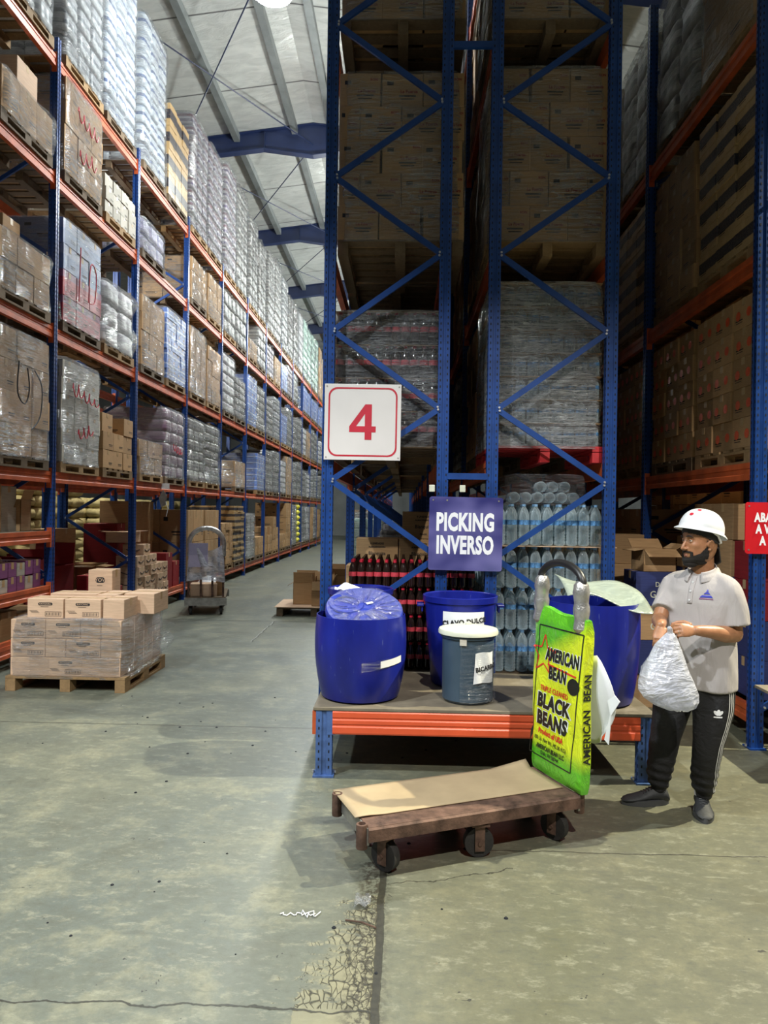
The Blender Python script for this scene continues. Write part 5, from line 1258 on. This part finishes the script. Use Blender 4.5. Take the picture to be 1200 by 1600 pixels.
def remesh(mb, name, mats, vox, smooth=2, fn=None):
    me = mb.mesh('tmp', mats); o = bpy.data.objects.new('tmp', me); COL.objects.link(o)
    m = o.modifiers.new('r', 'REMESH'); m.mode = 'VOXEL'; m.voxel_size = vox; m.adaptivity = 0
    if smooth: q = o.modifiers.new('s', 'SMOOTH'); q.factor = .5; q.iterations = smooth
    dg = bpy.context.evaluated_depsgraph_get(); out = bpy.data.meshes.new_from_object(o.evaluated_get(dg)); bpy.data.objects.remove(o)
    out.name = name; out.materials.clear()
    for m_ in mats: out.materials.append(M[m_])
    if fn:
        for v_ in out.vertices: v_.co = fn(v_.co.copy(), v_.normal.copy())
    out.polygons.foreach_set('use_smooth', [True] * len(out.polygons)); out.polygons.foreach_set('material_index', [0] * len(out.polygons)); out.update(); return out
def ball(mb, c, r, n=14, R3=None):
    rx, ry, rz = r if isinstance(r, (tuple, list)) else (r, r, r); R3 = R3 or Matrix.Identity(3); rg = []
    for j in range(1, n):
        t = pi * j / n; rg.append([Vector(c) + R3 @ Vector((rx * sin(t) * cos(2 * pi * k / n), ry * sin(t) * sin(2 * pi * k / n), -rz * cos(t))) for k in range(n)])
    mb.rings(rg)
def limb(mb, pts, rs, n=18, sub=4, last=True):
    """tapered limb through joints with a smooth bend"""
    P, Rr = [], []
    V = [Vector(p) for p in pts]
    for i in range(len(V) - 1):
        p0, p1, p2, p3 = V[max(i - 1, 0)], V[i], V[i + 1], V[min(i + 2, len(V) - 1)]
        for k in range(sub):
            t = k / sub
            P.append(.5 * ((2 * p1) + (p2 - p0) * t + (2 * p0 - 5 * p1 + 4 * p2 - p3) * t * t + (-p0 + 3 * p1 - 3 * p2 + p3) * t ** 3)); Rr.append(rs[i] * (1 - t) + rs[i + 1] * t)
    P.append(V[-1]); Rr.append(rs[-1]); mb.tube(P, Rr, n); ball(mb, P[0], Rr[0] * .98, 10); (ball(mb, P[-1], Rr[-1] * .98, 10) if last else None)

person = thing('person', 'person in white hard hat, grey polo shirt and black striped trousers holding a bag', 'person', (1.70, 4.2, 0))
PO = person.location.copy()
def pput(name, me, parent=person, **k):
    me.transform(Matrix.Translation(-PO)); return put(name, me, parent, **k)
# head: f is where the face points, l is the person's left
fa = RD(-166); HF = Vector((cos(fa), sin(fa), 0)); HL = Vector((-sin(fa), cos(fa), 0)); HC = Vector((1.716, 4.19, 0))
HP = [(1.438, .060, -.005, .020), (1.448, .083, .03, .040), (1.465, .093, .060, .053), (1.490, .096, .078, .064), (1.515, .096, .088, .070), (1.545, .094, .096, .074), (1.575, .094, .101, .077), (1.600, .099, .104, .079), (1.630, .096, .102, .078), (1.660, .083, .092, .071), (1.685, .058, .066, .053), (1.699, .022, .028, .024)]
def hprof(z):
    z = min(max(z, HP[0][0]), HP[-1][0])
    for i in range(len(HP) - 1):
        a, b = HP[i], HP[i + 1]
        if z <= b[0]:
            t = (z - a[0]) / (b[0] - a[0]); t = t * t * (3 - 2 * t) * .4 + t * .6
            return [a[j] + (b[j] - a[j]) * t for j in (1, 2, 3)]
def G(a, z, a0, z0, sa, sz): return math.exp(-((a - a0) / sa) ** 2 - ((z - z0) / sz) ** 2)
def hsurf(a, z, off=0.):
    fr, bk, wd = hprof(z); c_, s_ = cos(a), sin(a); p = 2.25
    L_ = (fr if c_ > 0 else bk) + off; W_ = wd + off
    q = (abs(c_ / L_) ** p + abs(s_ / W_) ** p) ** (-1 / p)
    d = -.011 * (G(abs(a), z, .36, 1.573, .17, .012)) + .006 * G(abs(a), z, .30, 1.594, .22, .007) + .007 * G(abs(a), z, .62, 1.545, .25, .016) - .004 * G(abs(a), z, .85, 1.51, .25, .02) + .004 * G(a, z, 0, 1.452, .35, .010) - .003 * G(a, z, 0, 1.470, .4, .006)
    q += d; c = HC + Vector((0, 0, z)); return c + HF * (q * c_) + HL * (q * s_)
body = MB(); NA = 56
zs_ = [1.438 + (1.699 - 1.438) * j / 44 for j in range(45)]
body.rings([[hsurf(2 * pi * k / NA, z) for k in range(NA)] for z in zs_])
def hp(f, l, z): return HC + HF * f + HL * l + Vector((0, 0, z))
body.tube([hp(.090, 0, 1.582), hp(.101, 0, 1.560), hp(.113, 0, 1.538), hp(.117, 0, 1.528), hp(.108, 0, 1.520)], [.006, .0085, .011, .0125, .009], 12)
for sg_ in (-1, 1):
    ball(body, hp(.103, sg_ * .012, 1.525), (.010, .009, .008), 10)
    R3 = Matrix((HF, HL, Vector((0, 0, 1)))).transposed() @ Matrix.Rotation(sg_ * .35, 3, 'Z')
    mbx = []
    for k in range(15):
        a = -1.2 + 4.6 * k / 14; mbx.append(hp(-.006 + .0 - .017 * cos(a) * -1 * -1, sg_ * (.083 + .006 * sin(a)), 1.548 + .026 * sin(a)))
    body.tube(mbx, .0055, 8); ball(body, hp(-.008, sg_ * .078, 1.548), (.015, .009, .026), 10, R3); ball(body, hp(-.002, sg_ * .081, 1.522), .007, 8)
    ball(body, hp(.079, sg_ * .0315, 1.5725), (.0125, .0125, .0125), 12)
body.tube([hp(.089 - .010 * abs(k - 4) / 4 * abs(k - 4) / 4 * 1.6, (k - 4) * .0055, 1.4985) for k in range(9)], [.002, .005, .0065, .007, .0065, .007, .0065, .005, .002], 10)
body.tube([hp(.090 - .012 * abs(k - 4) / 4 * abs(k - 4) / 4 * 1.5, (k - 4) * .005, 1.4865) for k in range(9)], [.002, .006, .0075, .008, .008, .008, .0075, .006, .002], 10)
limb(body, [(1.745, 4.225, 1.52), (1.742, 4.215, 1.43), (1.745, 4.225, 1.36)], [.058, .060, .072], 20)
# torso, arms and legs under the clothes
TFa = RD(-137); TF = Vector((cos(TFa), sin(TFa), 0)); TL = Vector((-sin(TFa), cos(TFa), 0)); TC = Vector((1.735, 4.225, 0))
def tring(z, hw, fd, bd, n=36, off=(0, 0), p=2.5):
    r = []
    for k in range(n):
        a = 2 * pi * k / n; c_, s_ = cos(a), sin(a); dd = fd if c_ > 0 else bd
        q = (abs(c_ / dd) ** p + abs(s_ / hw) ** p) ** (-1 / p); r.append(TC + TF * (q * c_ + off[0]) + TL * (q * s_ + off[1]) + Vector((0, 0, z)))
    return r
body.rings([tring(.72, .14, .09, .10), tring(.9, .15, .10, .10), tring(1.1, .155, .10, .10), tring(1.28, .17, .10, .10), tring(1.36, .13, .07, .08), tring(1.40, .06, .05, .05)])
SL_, EL_, WL_ = (1.835, 4.105, 1.315), (1.872, 4.085, 1.048), (1.605, 3.965, 1.088)
SR_, ER_, WR_ = (1.618, 4.345, 1.315), (1.500, 4.235, 1.100), (1.432, 4.015, 1.105)
limb(body, [SL_, (1.858, 4.09, 1.19), EL_], [.040, .046, .043]); limb(body, [EL_, (1.80, 4.045, 1.058), (1.71, 4.0, 1.075), WL_], [.043, .047, .037, .027])
limb(body, [SR_, (1.555, 4.29, 1.20), ER_], [.040, .044, .041]); limb(body, [ER_, (1.475, 4.15, 1.105), WR_], [.041, .041, .027])
limb(body, [(1.80, 4.17, .78), (1.765, 4.13, .40), (1.775, 4.215, .10)], [.09, .055, .040]); limb(body, [(1.64, 4.30, .78), (1.575, 4.275, .42), (1.54, 4.305, .10)], [.09, .055, .040])
def hand(mb, wrist, d, w_, curl, thumb_dir, spread=.3, sc=1.0):
    """palm, four unequal bent fingers and a thumb; d points along the palm, w_ from index to little finger"""
    W0 = Vector(wrist); d = Vector(d).normalized(); w_ = Vector(w_); w_ = (w_ - d * w_.dot(d)).normalized(); nrm = d.cross(w_).normalized() * thumb_dir
    R3 = Matrix((w_, nrm, d)).transposed()
    rg = []
    for t, hw, ht in ((-.01, .022, .017), (.015, .028, .017), (.045, .038, .015), (.075, .041, .013), (.092, .038, .011)):
        rg.append([W0 + d * (t * sc) + w_ * (hw * sc * cos(2 * pi * k / 18)) + nrm * (ht * sc * sin(2 * pi * k / 18)) for k in range(18)])
    mb.rings(rg); tips = []
    for i, (Lf, o) in enumerate(((.070, -.029), (.078, -.010), (.073, .010), (.058, .028))):
        base = W0 + d * ((.086 - .004 * abs(i - 1.3)) * sc) + w_ * (o * sc); ang = 0; pts = [base - d * .02, base]; p = base.copy(); rad = .0096 - .0009 * (i == 3)
        for j, (fr_, cu) in enumerate(((.45, curl[i][0]), (.31, curl[i][1]), (.24, curl[i][2]))):
            ang += cu; dirv = d * cos(ang) + nrm * sin(ang) + w_ * (spread * (i - 1.5) * .12); p = p + dirv.normalized() * Lf * fr_ * sc; pts.append(p.copy())
        rs = [rad * sc, rad * sc, rad * .95 * sc, rad * .88 * sc, rad * .72 * sc]
        mb.tube(pts, rs, 10)
        for q_, r_ in zip(pts[1:], rs[1:]): ball(mb, q_, r_ * 1.03, 8)
        tips.append((pts, rs))
    tb = W0 + d * (.022 * sc) - w_ * (.026 * sc); t1 = tb + (d * .55 - w_ * .62 + nrm * .55).normalized() * .042 * sc; t2 = t1 + (d * .75 - w_ * .12 + nrm * .65).normalized() * .034 * sc; t3 = t2 + (d * .78 + w_ * .12 + nrm * .55).normalized() * .026 * sc
    mb.tube([tb, t1, t2, t3], [.016 * sc, .0125 * sc, .0108 * sc, .0085 * sc], 10)
    for q_, r_ in ((t1, .0127), (t2, .011), (t3, .0086)): ball(mb, q_, r_ * sc, 8)
    return tips
tl_ = hand(body, WL_, (-.96, -.22, .05), (.05, -.45, -.88), [(.35, .9, .5), (.5, .95, .5), (.6, 1.0, .5), (.7, 1.0, .6)], -1)
tr_ = hand(body, WR_, (-.22, -.55, -.72), (-.80, .30, .10), [(.35, .6, .4), (.35, .7, .4), (.35, .7, .4), (.4, .7, .4)], 1)
bm_ = remesh(body, 'body', ['skin'], .0042, 1)
pput('body', bm_)
# ring on a finger of the left hand
pts, rs = tl_[2]; q0 = pts[1].lerp(pts[2], .55); dv = (pts[2] - pts[1]).normalized(); x_ = dv.orthogonal().normalized(); y_ = dv.cross(x_)
pput('finger_ring', MB().tube([q0 + (x_ * cos(a) + y_ * sin(a)) * .0112 for a in [2 * pi * k / 20 for k in range(21)]], .0022, 6).mesh('finger_ring', ['silverring'], True), label='pale metal ring')
# face details
mb = MB()
for sg_ in (-1, 1): ball(mb, hp(.0805, sg_ * .0315, 1.5725), .0119, 14)
ey = pput('eyes', mb.mesh('eyes', ['eyew'], True))
mb = MB()
for sg_ in (-1, 1): ball(mb, hp(.0880, sg_ * .0315 + .001, 1.5722), (.0055, .0055, .0055), 12)
pput('irises', mb.mesh('irises', ['iris'], True))
mb = MB()
for sg_ in (-1, 1):
    pts = [hsurf(sg_ * (.14 + .055 * k), 1.595 + .004 * sin(k * .5) - .0011 * max(0, k - 4), .0045) for k in range(9)]; mb.tube(pts, [.002, .0032, .004, .004, .0038, .0034, .003, .0022, .001], 8)
pput('eyebrows', mb.mesh('eyebrows', ['beard'], True))
mb = MB()
for sg_ in (-1, 1):    # upper lids close over the top of each eye
    mb.tube([hp(.0805 + .0125 * sin(pi * k / 8) * .9, sg_ * (.0315 + .013 * (k - 4) / 4), 1.5735 + .0062 * sin(pi * k / 8)) for k in range(9)], [.0022, .003, .0034, .0036, .0036, .0036, .0034, .003, .0022], 8)
    mb.tube([hp(.0800 + .0115 * sin(pi * k / 8) * .9, sg_ * (.0315 + .012 * (k - 4) / 4), 1.5705 - .0055 * sin(pi * k / 8)) for k in range(9)], [.0015, .002, .0022, .0024, .0024, .0024, .0022, .002, .0015], 8)
pput('eyelids', mb.mesh('eyelids', ['skin'], True))
mb = MB()
mb.tube([hp(.0905 - .010 * (abs(k - 4) / 4) ** 2 * 1.6, (k - 4) * .0052, 1.4980) for k in range(9)], [.001, .0045, .006, .0066, .006, .0066, .006, .0045, .001], 10)
mb.tube([hp(.0920 - .012 * (abs(k - 4) / 4) ** 2 * 1.5, (k - 4) * .0047, 1.4868) for k in range(9)], [.001, .0052, .007, .0078, .0078, .0078, .007, .0052, .001], 10)
pput('lips', mb.mesh('lips', ['lips'], True))
def shell(pred, off, a0, a1, z0, z1, na, nz, name, mat, offs=None, th=.010):
    g = {}; vs = []; fs = []
    def vi(i, j, k):
        if (i, j, k) not in g:
            a = a0 + (a1 - a0) * i / na; z = z0 + (z1 - z0) * j / nz; o_ = (offs(a, z) if offs else off) if k else -.004
            p = hsurf(a, z, o_); 
            if k: p = p + HF * .0 
            g[(i, j, k)] = len(vs); vs.append(p)
        return g[(i, j, k)]
    cells = {(i, j) for i in range(na) for j in range(nz) if pred(a0 + (a1 - a0) * (i + .5) / na, z0 + (z1 - z0) * (j + .5) / nz)}
    for (i, j) in cells:
        fs.append((vi(i, j, 1), vi(i + 1, j, 1), vi(i + 1, j + 1, 1), vi(i, j + 1, 1)))
        for (di, dj, e) in ((-1, 0, ((i, j), (i, j + 1))), (1, 0, ((i + 1, j), (i + 1, j + 1))), (0, -1, ((i, j), (i + 1, j))), (0, 1, ((i, j + 1), (i + 1, j + 1)))):
            if (i + di, j + dj) not in cells: (p, q) = e; fs.append((vi(*p, 1), vi(*q, 1), vi(*q, 0), vi(*p, 0)))
    return MB().add(vs, fs).mesh(name, [mat], True, ang=80)
def beard_pred(a, z):
    b = abs(a) + .035 * noise.noise(Vector((a * 22, z * 260, 3))); z = z + .004 * noise.noise(Vector((a * 40, z * 300, 0)))
    if b > 1.62: return False
    top = 1.475 if b < .30 else (1.475 + (b - .30) * .040 if b < .95 else 1.50 + (b - .95) * .085)
    if b > 1.38: top = 1.575
    if z < top: return not (b > 1.35 and z < 1.47)
    if 1.5035 < z + .004 * b < 1.5115 and .03 < b < .42: return True            # moustache
    return .37 < b < .50 and z < 1.508
pput('beard', shell(beard_pred, .012, -1.7, 1.7, 1.4385, 1.60, 220, 130, 'beard', 'beard', lambda a, z: .0022 + .010 * min(1, max(0, (1.52 - z) / .05)) * (1 - .6 * G(a, z, 0, 1.49, .35, .02)) + .008 * G(a, z, 0, 1.445, .5, .02) + .0016 * noise.noise(Vector((a * 30, z * 500, 0)))))
mb = MB(); ball(mb, hp(.062, 0, 1.440), (.042, .040, .022), 20, Matrix((HF, HL, Vector((0, 0, 1)))).transposed()); ball(mb, hp(.020, 0, 1.448), (.055, .052, .018), 20, Matrix((HF, HL, Vector((0, 0, 1)))).transposed())
pput('beard', mb.mesh('beard', ['beard'], True))
def cap_pred(a, z): return z > 1.618 - .060 * (1 - cos(a)) * .62 + (0 if abs(a) < 2.6 else -.02)
pput('head_cap', shell(cap_pred, .006, -pi, pi, 1.50, 1.698, 80, 50, 'head_cap', 'capcloth'))
pput('head_cap_tail', MB().grid(lambda u, v: hp(-.080 - .026 * v - .012 * sin(pi * u), -.045 + .10 * u - .012 * v * u, 1.565 - .135 * v + .03 * v * abs(u - .4)), 8, 8).mesh('head_cap_tail', ['capcloth'], True, fix=False), label='black cloth tail of the cap').modifiers.new('t', 'SOLIDIFY').thickness = .006
# hard hat: shell, brim with peak and neck guard
HT = Matrix.Translation(hp(-.004, 0, 1.632)) @ Matrix((HF, HL, Vector((0, 0, 1)))).transposed().to_4x4() @ Matrix.Rotation(RD(-13), 4, 'Y')
mb = MB(); rg = []
for j in range(15):
    t = (pi / 2) * j / 14
    rg.append([Vector((.132 * cos(t) ** .80 * cos(2 * pi * k / 48), .108 * cos(t) ** .80 * sin(2 * pi * k / 48), .122 * sin(t) + .004 * cos(t) * 0)) for k in range(48)])
inner = [[p * .965 for p in r] for r in reversed(rg)]
base_ = rg[0]
brim = []
def brimring(e, dz):
    r = []
    for k in range(48):
        a = 2 * pi * k / 48; ext = e * (.010 + .016 * max(0, cos(a)) ** 1.5 + .016 * max(0, -cos(a)) ** 2); r.append(Vector(((.132 + ext) * cos(a), (.108 + ext * .8) * sin(a), dz - e * (.010 + .006 * max(0, cos(a)) - .0 + .012 * max(0, -cos(a)) ** 2))))
    return r
mb.rings([brimring(1, -.004), brimring(1, 0), brimring(.5, .001), base_] + rg[1:], cap=False); mb.rings([rg[-1], [p * .98 for p in rg[-1]]], cap=False); mb.rings(inner + [brimring(1, -.004)], cap=False)
hm = mb.mesh('hard_hat', ['white'], True, ang=60); hm.transform(HT); hatp = pput('hard_hat', hm)
mb = MB()
for k in (-1, 0, 1): mb.tube([Vector((.125 * cos(t), .020 * k * cos(t * .8), .121 * sin(t) + .0005)) for t in [.5 + .2 * j for j in range(9)]], .0028, 6)
q = mb.mesh('ridge', ['white'], True); q.transform(HT); pput('ridge', q, hatp)
for (a, t) in ((.35, .62), (.62, 1.02)):
    c = Vector((.132 * cos(t) ** .8 * cos(a), .108 * cos(t) ** .8 * sin(a), .122 * sin(t))); nn = Vector((c.x / .132 ** 2, c.y / .108 ** 2, c.z / .122 ** 2)).normalized(); x_ = nn.orthogonal().normalized(); y_ = nn.cross(x_)
    q = MB().add([c + nn * .0018] + [c + nn * .0012 + (x_ * cos(2 * pi * k / 16) + y_ * sin(2 * pi * k / 16)) * .0115 for k in range(16)], [(0, 1 + k, 1 + (k + 1) % 16) for k in range(16)]).mesh('sticker', ['red']); q.transform(HT); pput('sticker', q, hatp, label='round red sticker')
q = MB().tube([(.0, .100, -.005), (-.05, .092, -.02), (-.09, .07, -.05), (-.105, .0, -.062), (-.09, -.07, -.05)], .007, 8).mesh('headband', ['white'], True); q.transform(HT); pput('headband', q, hatp)
# polo shirt
def cloth(co, nm_, amp=.006, fz=1.):
    a = noise.noise(Vector((co.x * 9, co.y * 9, co.z * 3.2 * fz))) + .6 * noise.noise(Vector((co.x * 17 + co.z * 9, co.y * 17, co.z * 6)))
    return co + nm_ * amp * a
mb = MB()
mb.rings([tring(.722, .205, .142, .150, 40), tring(.80, .203, .145, .150, 40), tring(.95, .196, .145, .142, 40), tring(1.10, .200, .140, .138, 40), tring(1.22, .210, .135, .140, 40), tring(1.29, .200, .118, .132, 40), tring(1.335, .170, .098, .112, 40, (-.005, 0)), tring(1.370, .120, .080, .09, 40, (-.010, 0)), tring(1.402, .080, .068, .072, 40, (-.010, 0))])
limb(mb, [TC + TL * .10 + Vector((0, 0, 1.345)), (1.838, 4.105, 1.300), (1.864, 4.092, 1.20), (1.872, 4.085, 1.100)], [.050, .066, .074, .080], 22, 4, False)
limb(mb, [TC - TL * .10 + Vector((0, 0, 1.345)), (1.618, 4.345, 1.300), (1.565, 4.30, 1.215), (1.527, 4.255, 1.155)], [.050, .062, .064, .066], 22, 4, False)
def shirtfix(co, nm_):
    co = cloth(co, nm_, .0065)
    return co
sm_ = remesh(mb, 'polo_shirt', ['shirt'], .008, 4, shirtfix)
sbv = BVHTree.FromPolygons([v_.co.copy() for v_ in sm_.vertices], [tuple(p.vertices) for p in sm_.polygons])
shirt = pput('polo_shirt', sm_)
def onshirt(u, z, off=.003):   # u to the person's left from the chest's middle line
    o_ = TC + TL * u + TF * .6 + Vector((0, 0, z)); h = sbv.ray_cast(o_, -TF)[0]
    return (h if h else TC + TL * u + TF * .14 + Vector((0, 0, z))) + TF * off
pput('placket', MB().grid(lambda u, v: onshirt(-.014 + .028 * u, 1.215 + .155 * v, .0035), 4, 16).mesh('placket', ['shirt'], True, fix=False), shirt).modifiers.new('t', 'SOLIDIFY').thickness = .003
for z in (1.235, 1.285, 1.335):
    c = onshirt(0, z, .006); pput('button', MB().tube([c, c + TF * .003], .0055, 10).mesh('button', ['paper'], True), shirt)
# folded collar around the neck, open at the front
def collar(u, v):
    a = RD(22) + (2 * pi - RD(44)) * u; z0 = 1.415 - .018 * cos(a) ; r = .066 + .020 * v + (.006 if v > .4 else 0)
    fwd = .5 + .5 * cos(a); c = Vector((1.742, 4.222, 0)) 
    return c + TF * (r * 1.06 * cos(a) + .012 * fwd) + TL * (r * 1.10 * sin(a)) + Vector((0, 0, z0 + .010 - .042 * v - .020 * fwd * (1 + v * .8)))
pput('collar', MB().grid(collar, 40, 8).mesh('collar', ['shirt'], True, fix=False), shirt).modifiers.new('t', 'SOLIDIFY').thickness = .004
# chest logo: triangle with a pale slash and a line of lettering
def tri(pts, mat, nm_):
    mb = MB(); c = [sum(p[0] for p in pts) / len(pts), sum(p[1] for p in pts) / len(pts)]
    mb.add([onshirt(p[0], p[1], .004) for p in pts] + [onshirt(c[0], c[1], .004)], [(i, (i + 1) % len(pts), len(pts)) for i in range(len(pts))]); return pput(nm_, mb.mesh(nm_, [mat], fix=False), shirt)
u0, z0 = .088, 1.255
tri([(u0 - .034, z0), (u0 + .034, z0), (u0 + .024, z0 + .013), (u0 - .022, z0 + .013)], 'logoblue', 'chest_logo'); tri([(u0 - .016, z0 + .019), (u0 + .020, z0 + .019), (u0 + .012, z0 + .029), (u0 - .006, z0 + .029)], 'logoblue', 'chest_logo'); tri([(u0 - .004, z0 + .032), (u0 + .010, z0 + .032), (u0 + .003, z0 + .048)], 'logoblue', 'chest_logo')
tri([(u0 - .036, z0 - .010), (u0 + .036, z0 - .010), (u0 + .036, z0 - .005), (u0 - .036, z0 - .005)], 'carton_pur', 'chest_logo_line')
# trousers
mb = MB()
mb.rings([tring(.62, .185, .125, .125, 36, (0, 0)), tring(.72, .188, .130, .130, 36), tring(.80, .180, .125, .125, 36)])
limb(mb, [(1.798, 4.175, .76), (1.782, 4.150, .60), (1.752, 4.125, .42), (1.748, 4.145, .30), (1.755, 4.190, .19), (1.765, 4.205, .125)], [.118, .108, .082, .077, .073, .056], 22)
limb(mb, [(1.640, 4.300, .76), (1.605, 4.290, .60), (1.565, 4.270, .42), (1.550, 4.280, .30), (1.538, 4.300, .19), (1.540, 4.305, .120)], [.118, .108, .086, .079, .073, .056], 22)
def trfix(co, nm_):
    low = max(0, min(1, (.36 - co.z) / .2)); co = cloth(co, nm_, .006, 1.3)
    return co + nm_ * .0045 * low * sin(co.z * 120 + co.x * 20)
tm_ = remesh(mb, 'trousers', ['trouser'], .008, 4, trfix)
tbv = BVHTree.FromPolygons([v_.co.copy() for v_ in tm_.vertices], [tuple(p.vertices) for p in tm_.polygons])
trs = pput('trousers', tm_)
legc = [(1.80, 4.175, .76), (1.782, 4.150, .60), (1.752, 4.125, .42), (1.748, 4.145, .30), (1.755, 4.190, .19), (1.765, 4.205, .125)]
def legat(z):
    for a, b in zip(legc, legc[1:]):
        if b[2] <= z <= a[2]: t = (a[2] - z) / (a[2] - b[2]); return Vector(a).lerp(Vector(b), t)
    return Vector(legc[-1])
def onleg(ang, z, off=.003):
    c = legat(z); c.z = z; d_ = Vector((cos(ang), sin(ang), 0)); h = tbv.ray_cast(c + d_ * .4, -d_)[0]; return (h if h else c + d_ * .08) + d_ * off
for k in range(3):
    mb = MB(); mb.grid(lambda u, v: onleg(RD(-62) + (k - 1) * .15 + .05 * (u - .5) + .10 * sin(v * 7), .735 - .60 * v), 2, 70)
    pput('stripe', mb.mesh('stripe', ['stripe'], True, fix=False), trs, label='white stripe')
def leaf(cx, cz, ang, L_, W_):
    mb = MB(); pts = [(cx, cz)]
    for i in range(14):
        t = 2 * pi * i / 14; x, z = W_ * sin(t), L_ / 2 + L_ / 2 * -cos(t); pts.append((cx + x * cos(ang) - z * sin(ang) * -1, cz + z * cos(ang) - x * sin(ang) * 1))
    cc = (sum(p[0] for p in pts[1:]) / 14, sum(p[1] for p in pts[1:]) / 14)
    f = lambda p: onleg(RD(-98) + p[0] / .105, p[1], .004)
    mb.add([f(cc)] + [f(p) for p in pts[1:]], [(0, 1 + i, 1 + (i + 1) % 14) for i in range(14)]); return mb
for an in (-.75, 0, .75): pput('leg_logo', leaf(0, .604, an, .032, .009).mesh('leg_logo', ['stripe'], fix=False), trs)
f = lambda x, z: onleg(RD(-98) + x / .105, z, .004)
pput('leg_logo_bar', MB().grid(lambda u, v: f(-.022 + .044 * u, .590 + .008 * v), 6, 1).mesh('leg_logo_bar', ['stripe'], fix=False), trs)
# shoes
def shoe(heel, toe, nm_):
    A, B = Vector(heel), Vector(toe); d = (B - A).normalized(); sd = Vector((-d.y, d.x, 0)); Ln = (B - A).length
    prof = [(0, .026, .055), (.04, .036, .085), (.12, .040, .105), (.25, .040, .112), (.38, .040, .100), (.52, .044, .078), (.68, .050, .062), (.82, .050, .052), (.93, .040, .042), (1.0, .018, .030)]
    mb = MB(); rg = []
    for t, hw, h in prof:
        r = []
        for k in range(20):
            a = 2 * pi * k / 20; x = hw * cos(a); z = .018 + (h - .018) * (.5 + .5 * sin(a)) if True else 0
            r.append(A + d * (Ln * t) + sd * x * (1 - .25 * max(0, sin(a))) + Vector((0, 0, z)))
        rg.append(r)
    mb.rings(rg); up = mb.mesh('shoe', ['shoe'], True, ang=80)
    mb = MB(); o = []
    for k in range(32):
        a = 2 * pi * k / 32; c_ = cos(a); t = .5 + .52 * c_; hw = .036 + .016 * sin(min(1, max(0, t)) * pi * .9) + .006 * (t > .6)
        o.append(A + d * (Ln * t) + sd * hw * sin(a))
    mb.rings([[p + Vector((0, 0, 0)) for p in o], [p + Vector((0, 0, .012)) for p in o], [p.lerp(A.lerp(B, .5), .03) + Vector((0, 0, .032)) for p in o]])
    s_ = pput('shoe', up); pput('sole', mb.mesh('sole', ['sole'], True, ang=50), s_)
    mb = MB()
    for k in range(5):
        t = .40 + .055 * k; z = .098 - .105 * (t - .36) * 1.3 + .004; mb.tube([A + d * (Ln * t) + sd * q * .022 + Vector((0, 0, z - .006 * abs(q))) for q in (-1, -.5, 0, .5, 1)], .003, 6)
    pput('laces', mb.mesh('laces', ['black'], True), s_)
    pput('sock', MB().tube([A + d * (Ln * .22) + Vector((0, 0, .085)), A + d * (Ln * .20) + Vector((0, 0, .14))], .040, 16).mesh('sock', ['stripe'], True), s_, label='white sock')
shoe((1.598, 4.312, 0), (1.318, 4.288, 0), 'r'); shoe((1.775, 4.285, 0), (1.705, 4.035, 0), 'l')
# the bag in the hands
mb = MB(); rg = []
BG = [(1.078, 1.455, .018, .014), (1.05, 1.452, .040, .024), (1.01, 1.440, .066, .038), (.95, 1.435, .092, .052), (.88, 1.432, .122, .066), (.81, 1.438, .148, .078), (.76, 1.446, .158, .080), (.72, 1.462, .148, .072), (.685, 1.482, .115, .054), (.665, 1.495, .060, .03)]
for z, cx, a_, b_ in BG:
    r = []
    for k in range(44):
        t = 2 * pi * k / 44; e = 1 + .10 * noise.noise(Vector((cos(t) * 2.5, sin(t) * 2.5, z * 14))) + .05 * sin(7 * t + z * 30)
        x = cx + a_ * cos(t) * e; r.append(Vector((x, 3.93 + b_ * sin(t) * e, z - .10 * (x - 1.44) * max(0, (.95 - z) / .3) + .008 * noise.noise(Vector((cos(t) * 5, sin(t) * 5, z * 20))))))
    rg.append(r)
mb.rings(rg)
mb.tube([(1.455, 3.93, 1.07), (1.45, 3.925, 1.10), (1.445, 3.92, 1.105)], [.014, .014, .012], 16)
put('plastic_bag', mb.mesh('plastic_bag', ['bag'], True, ang=80), None, label='clear plastic bag of film scraps held in the hands of the person', cat='bag')
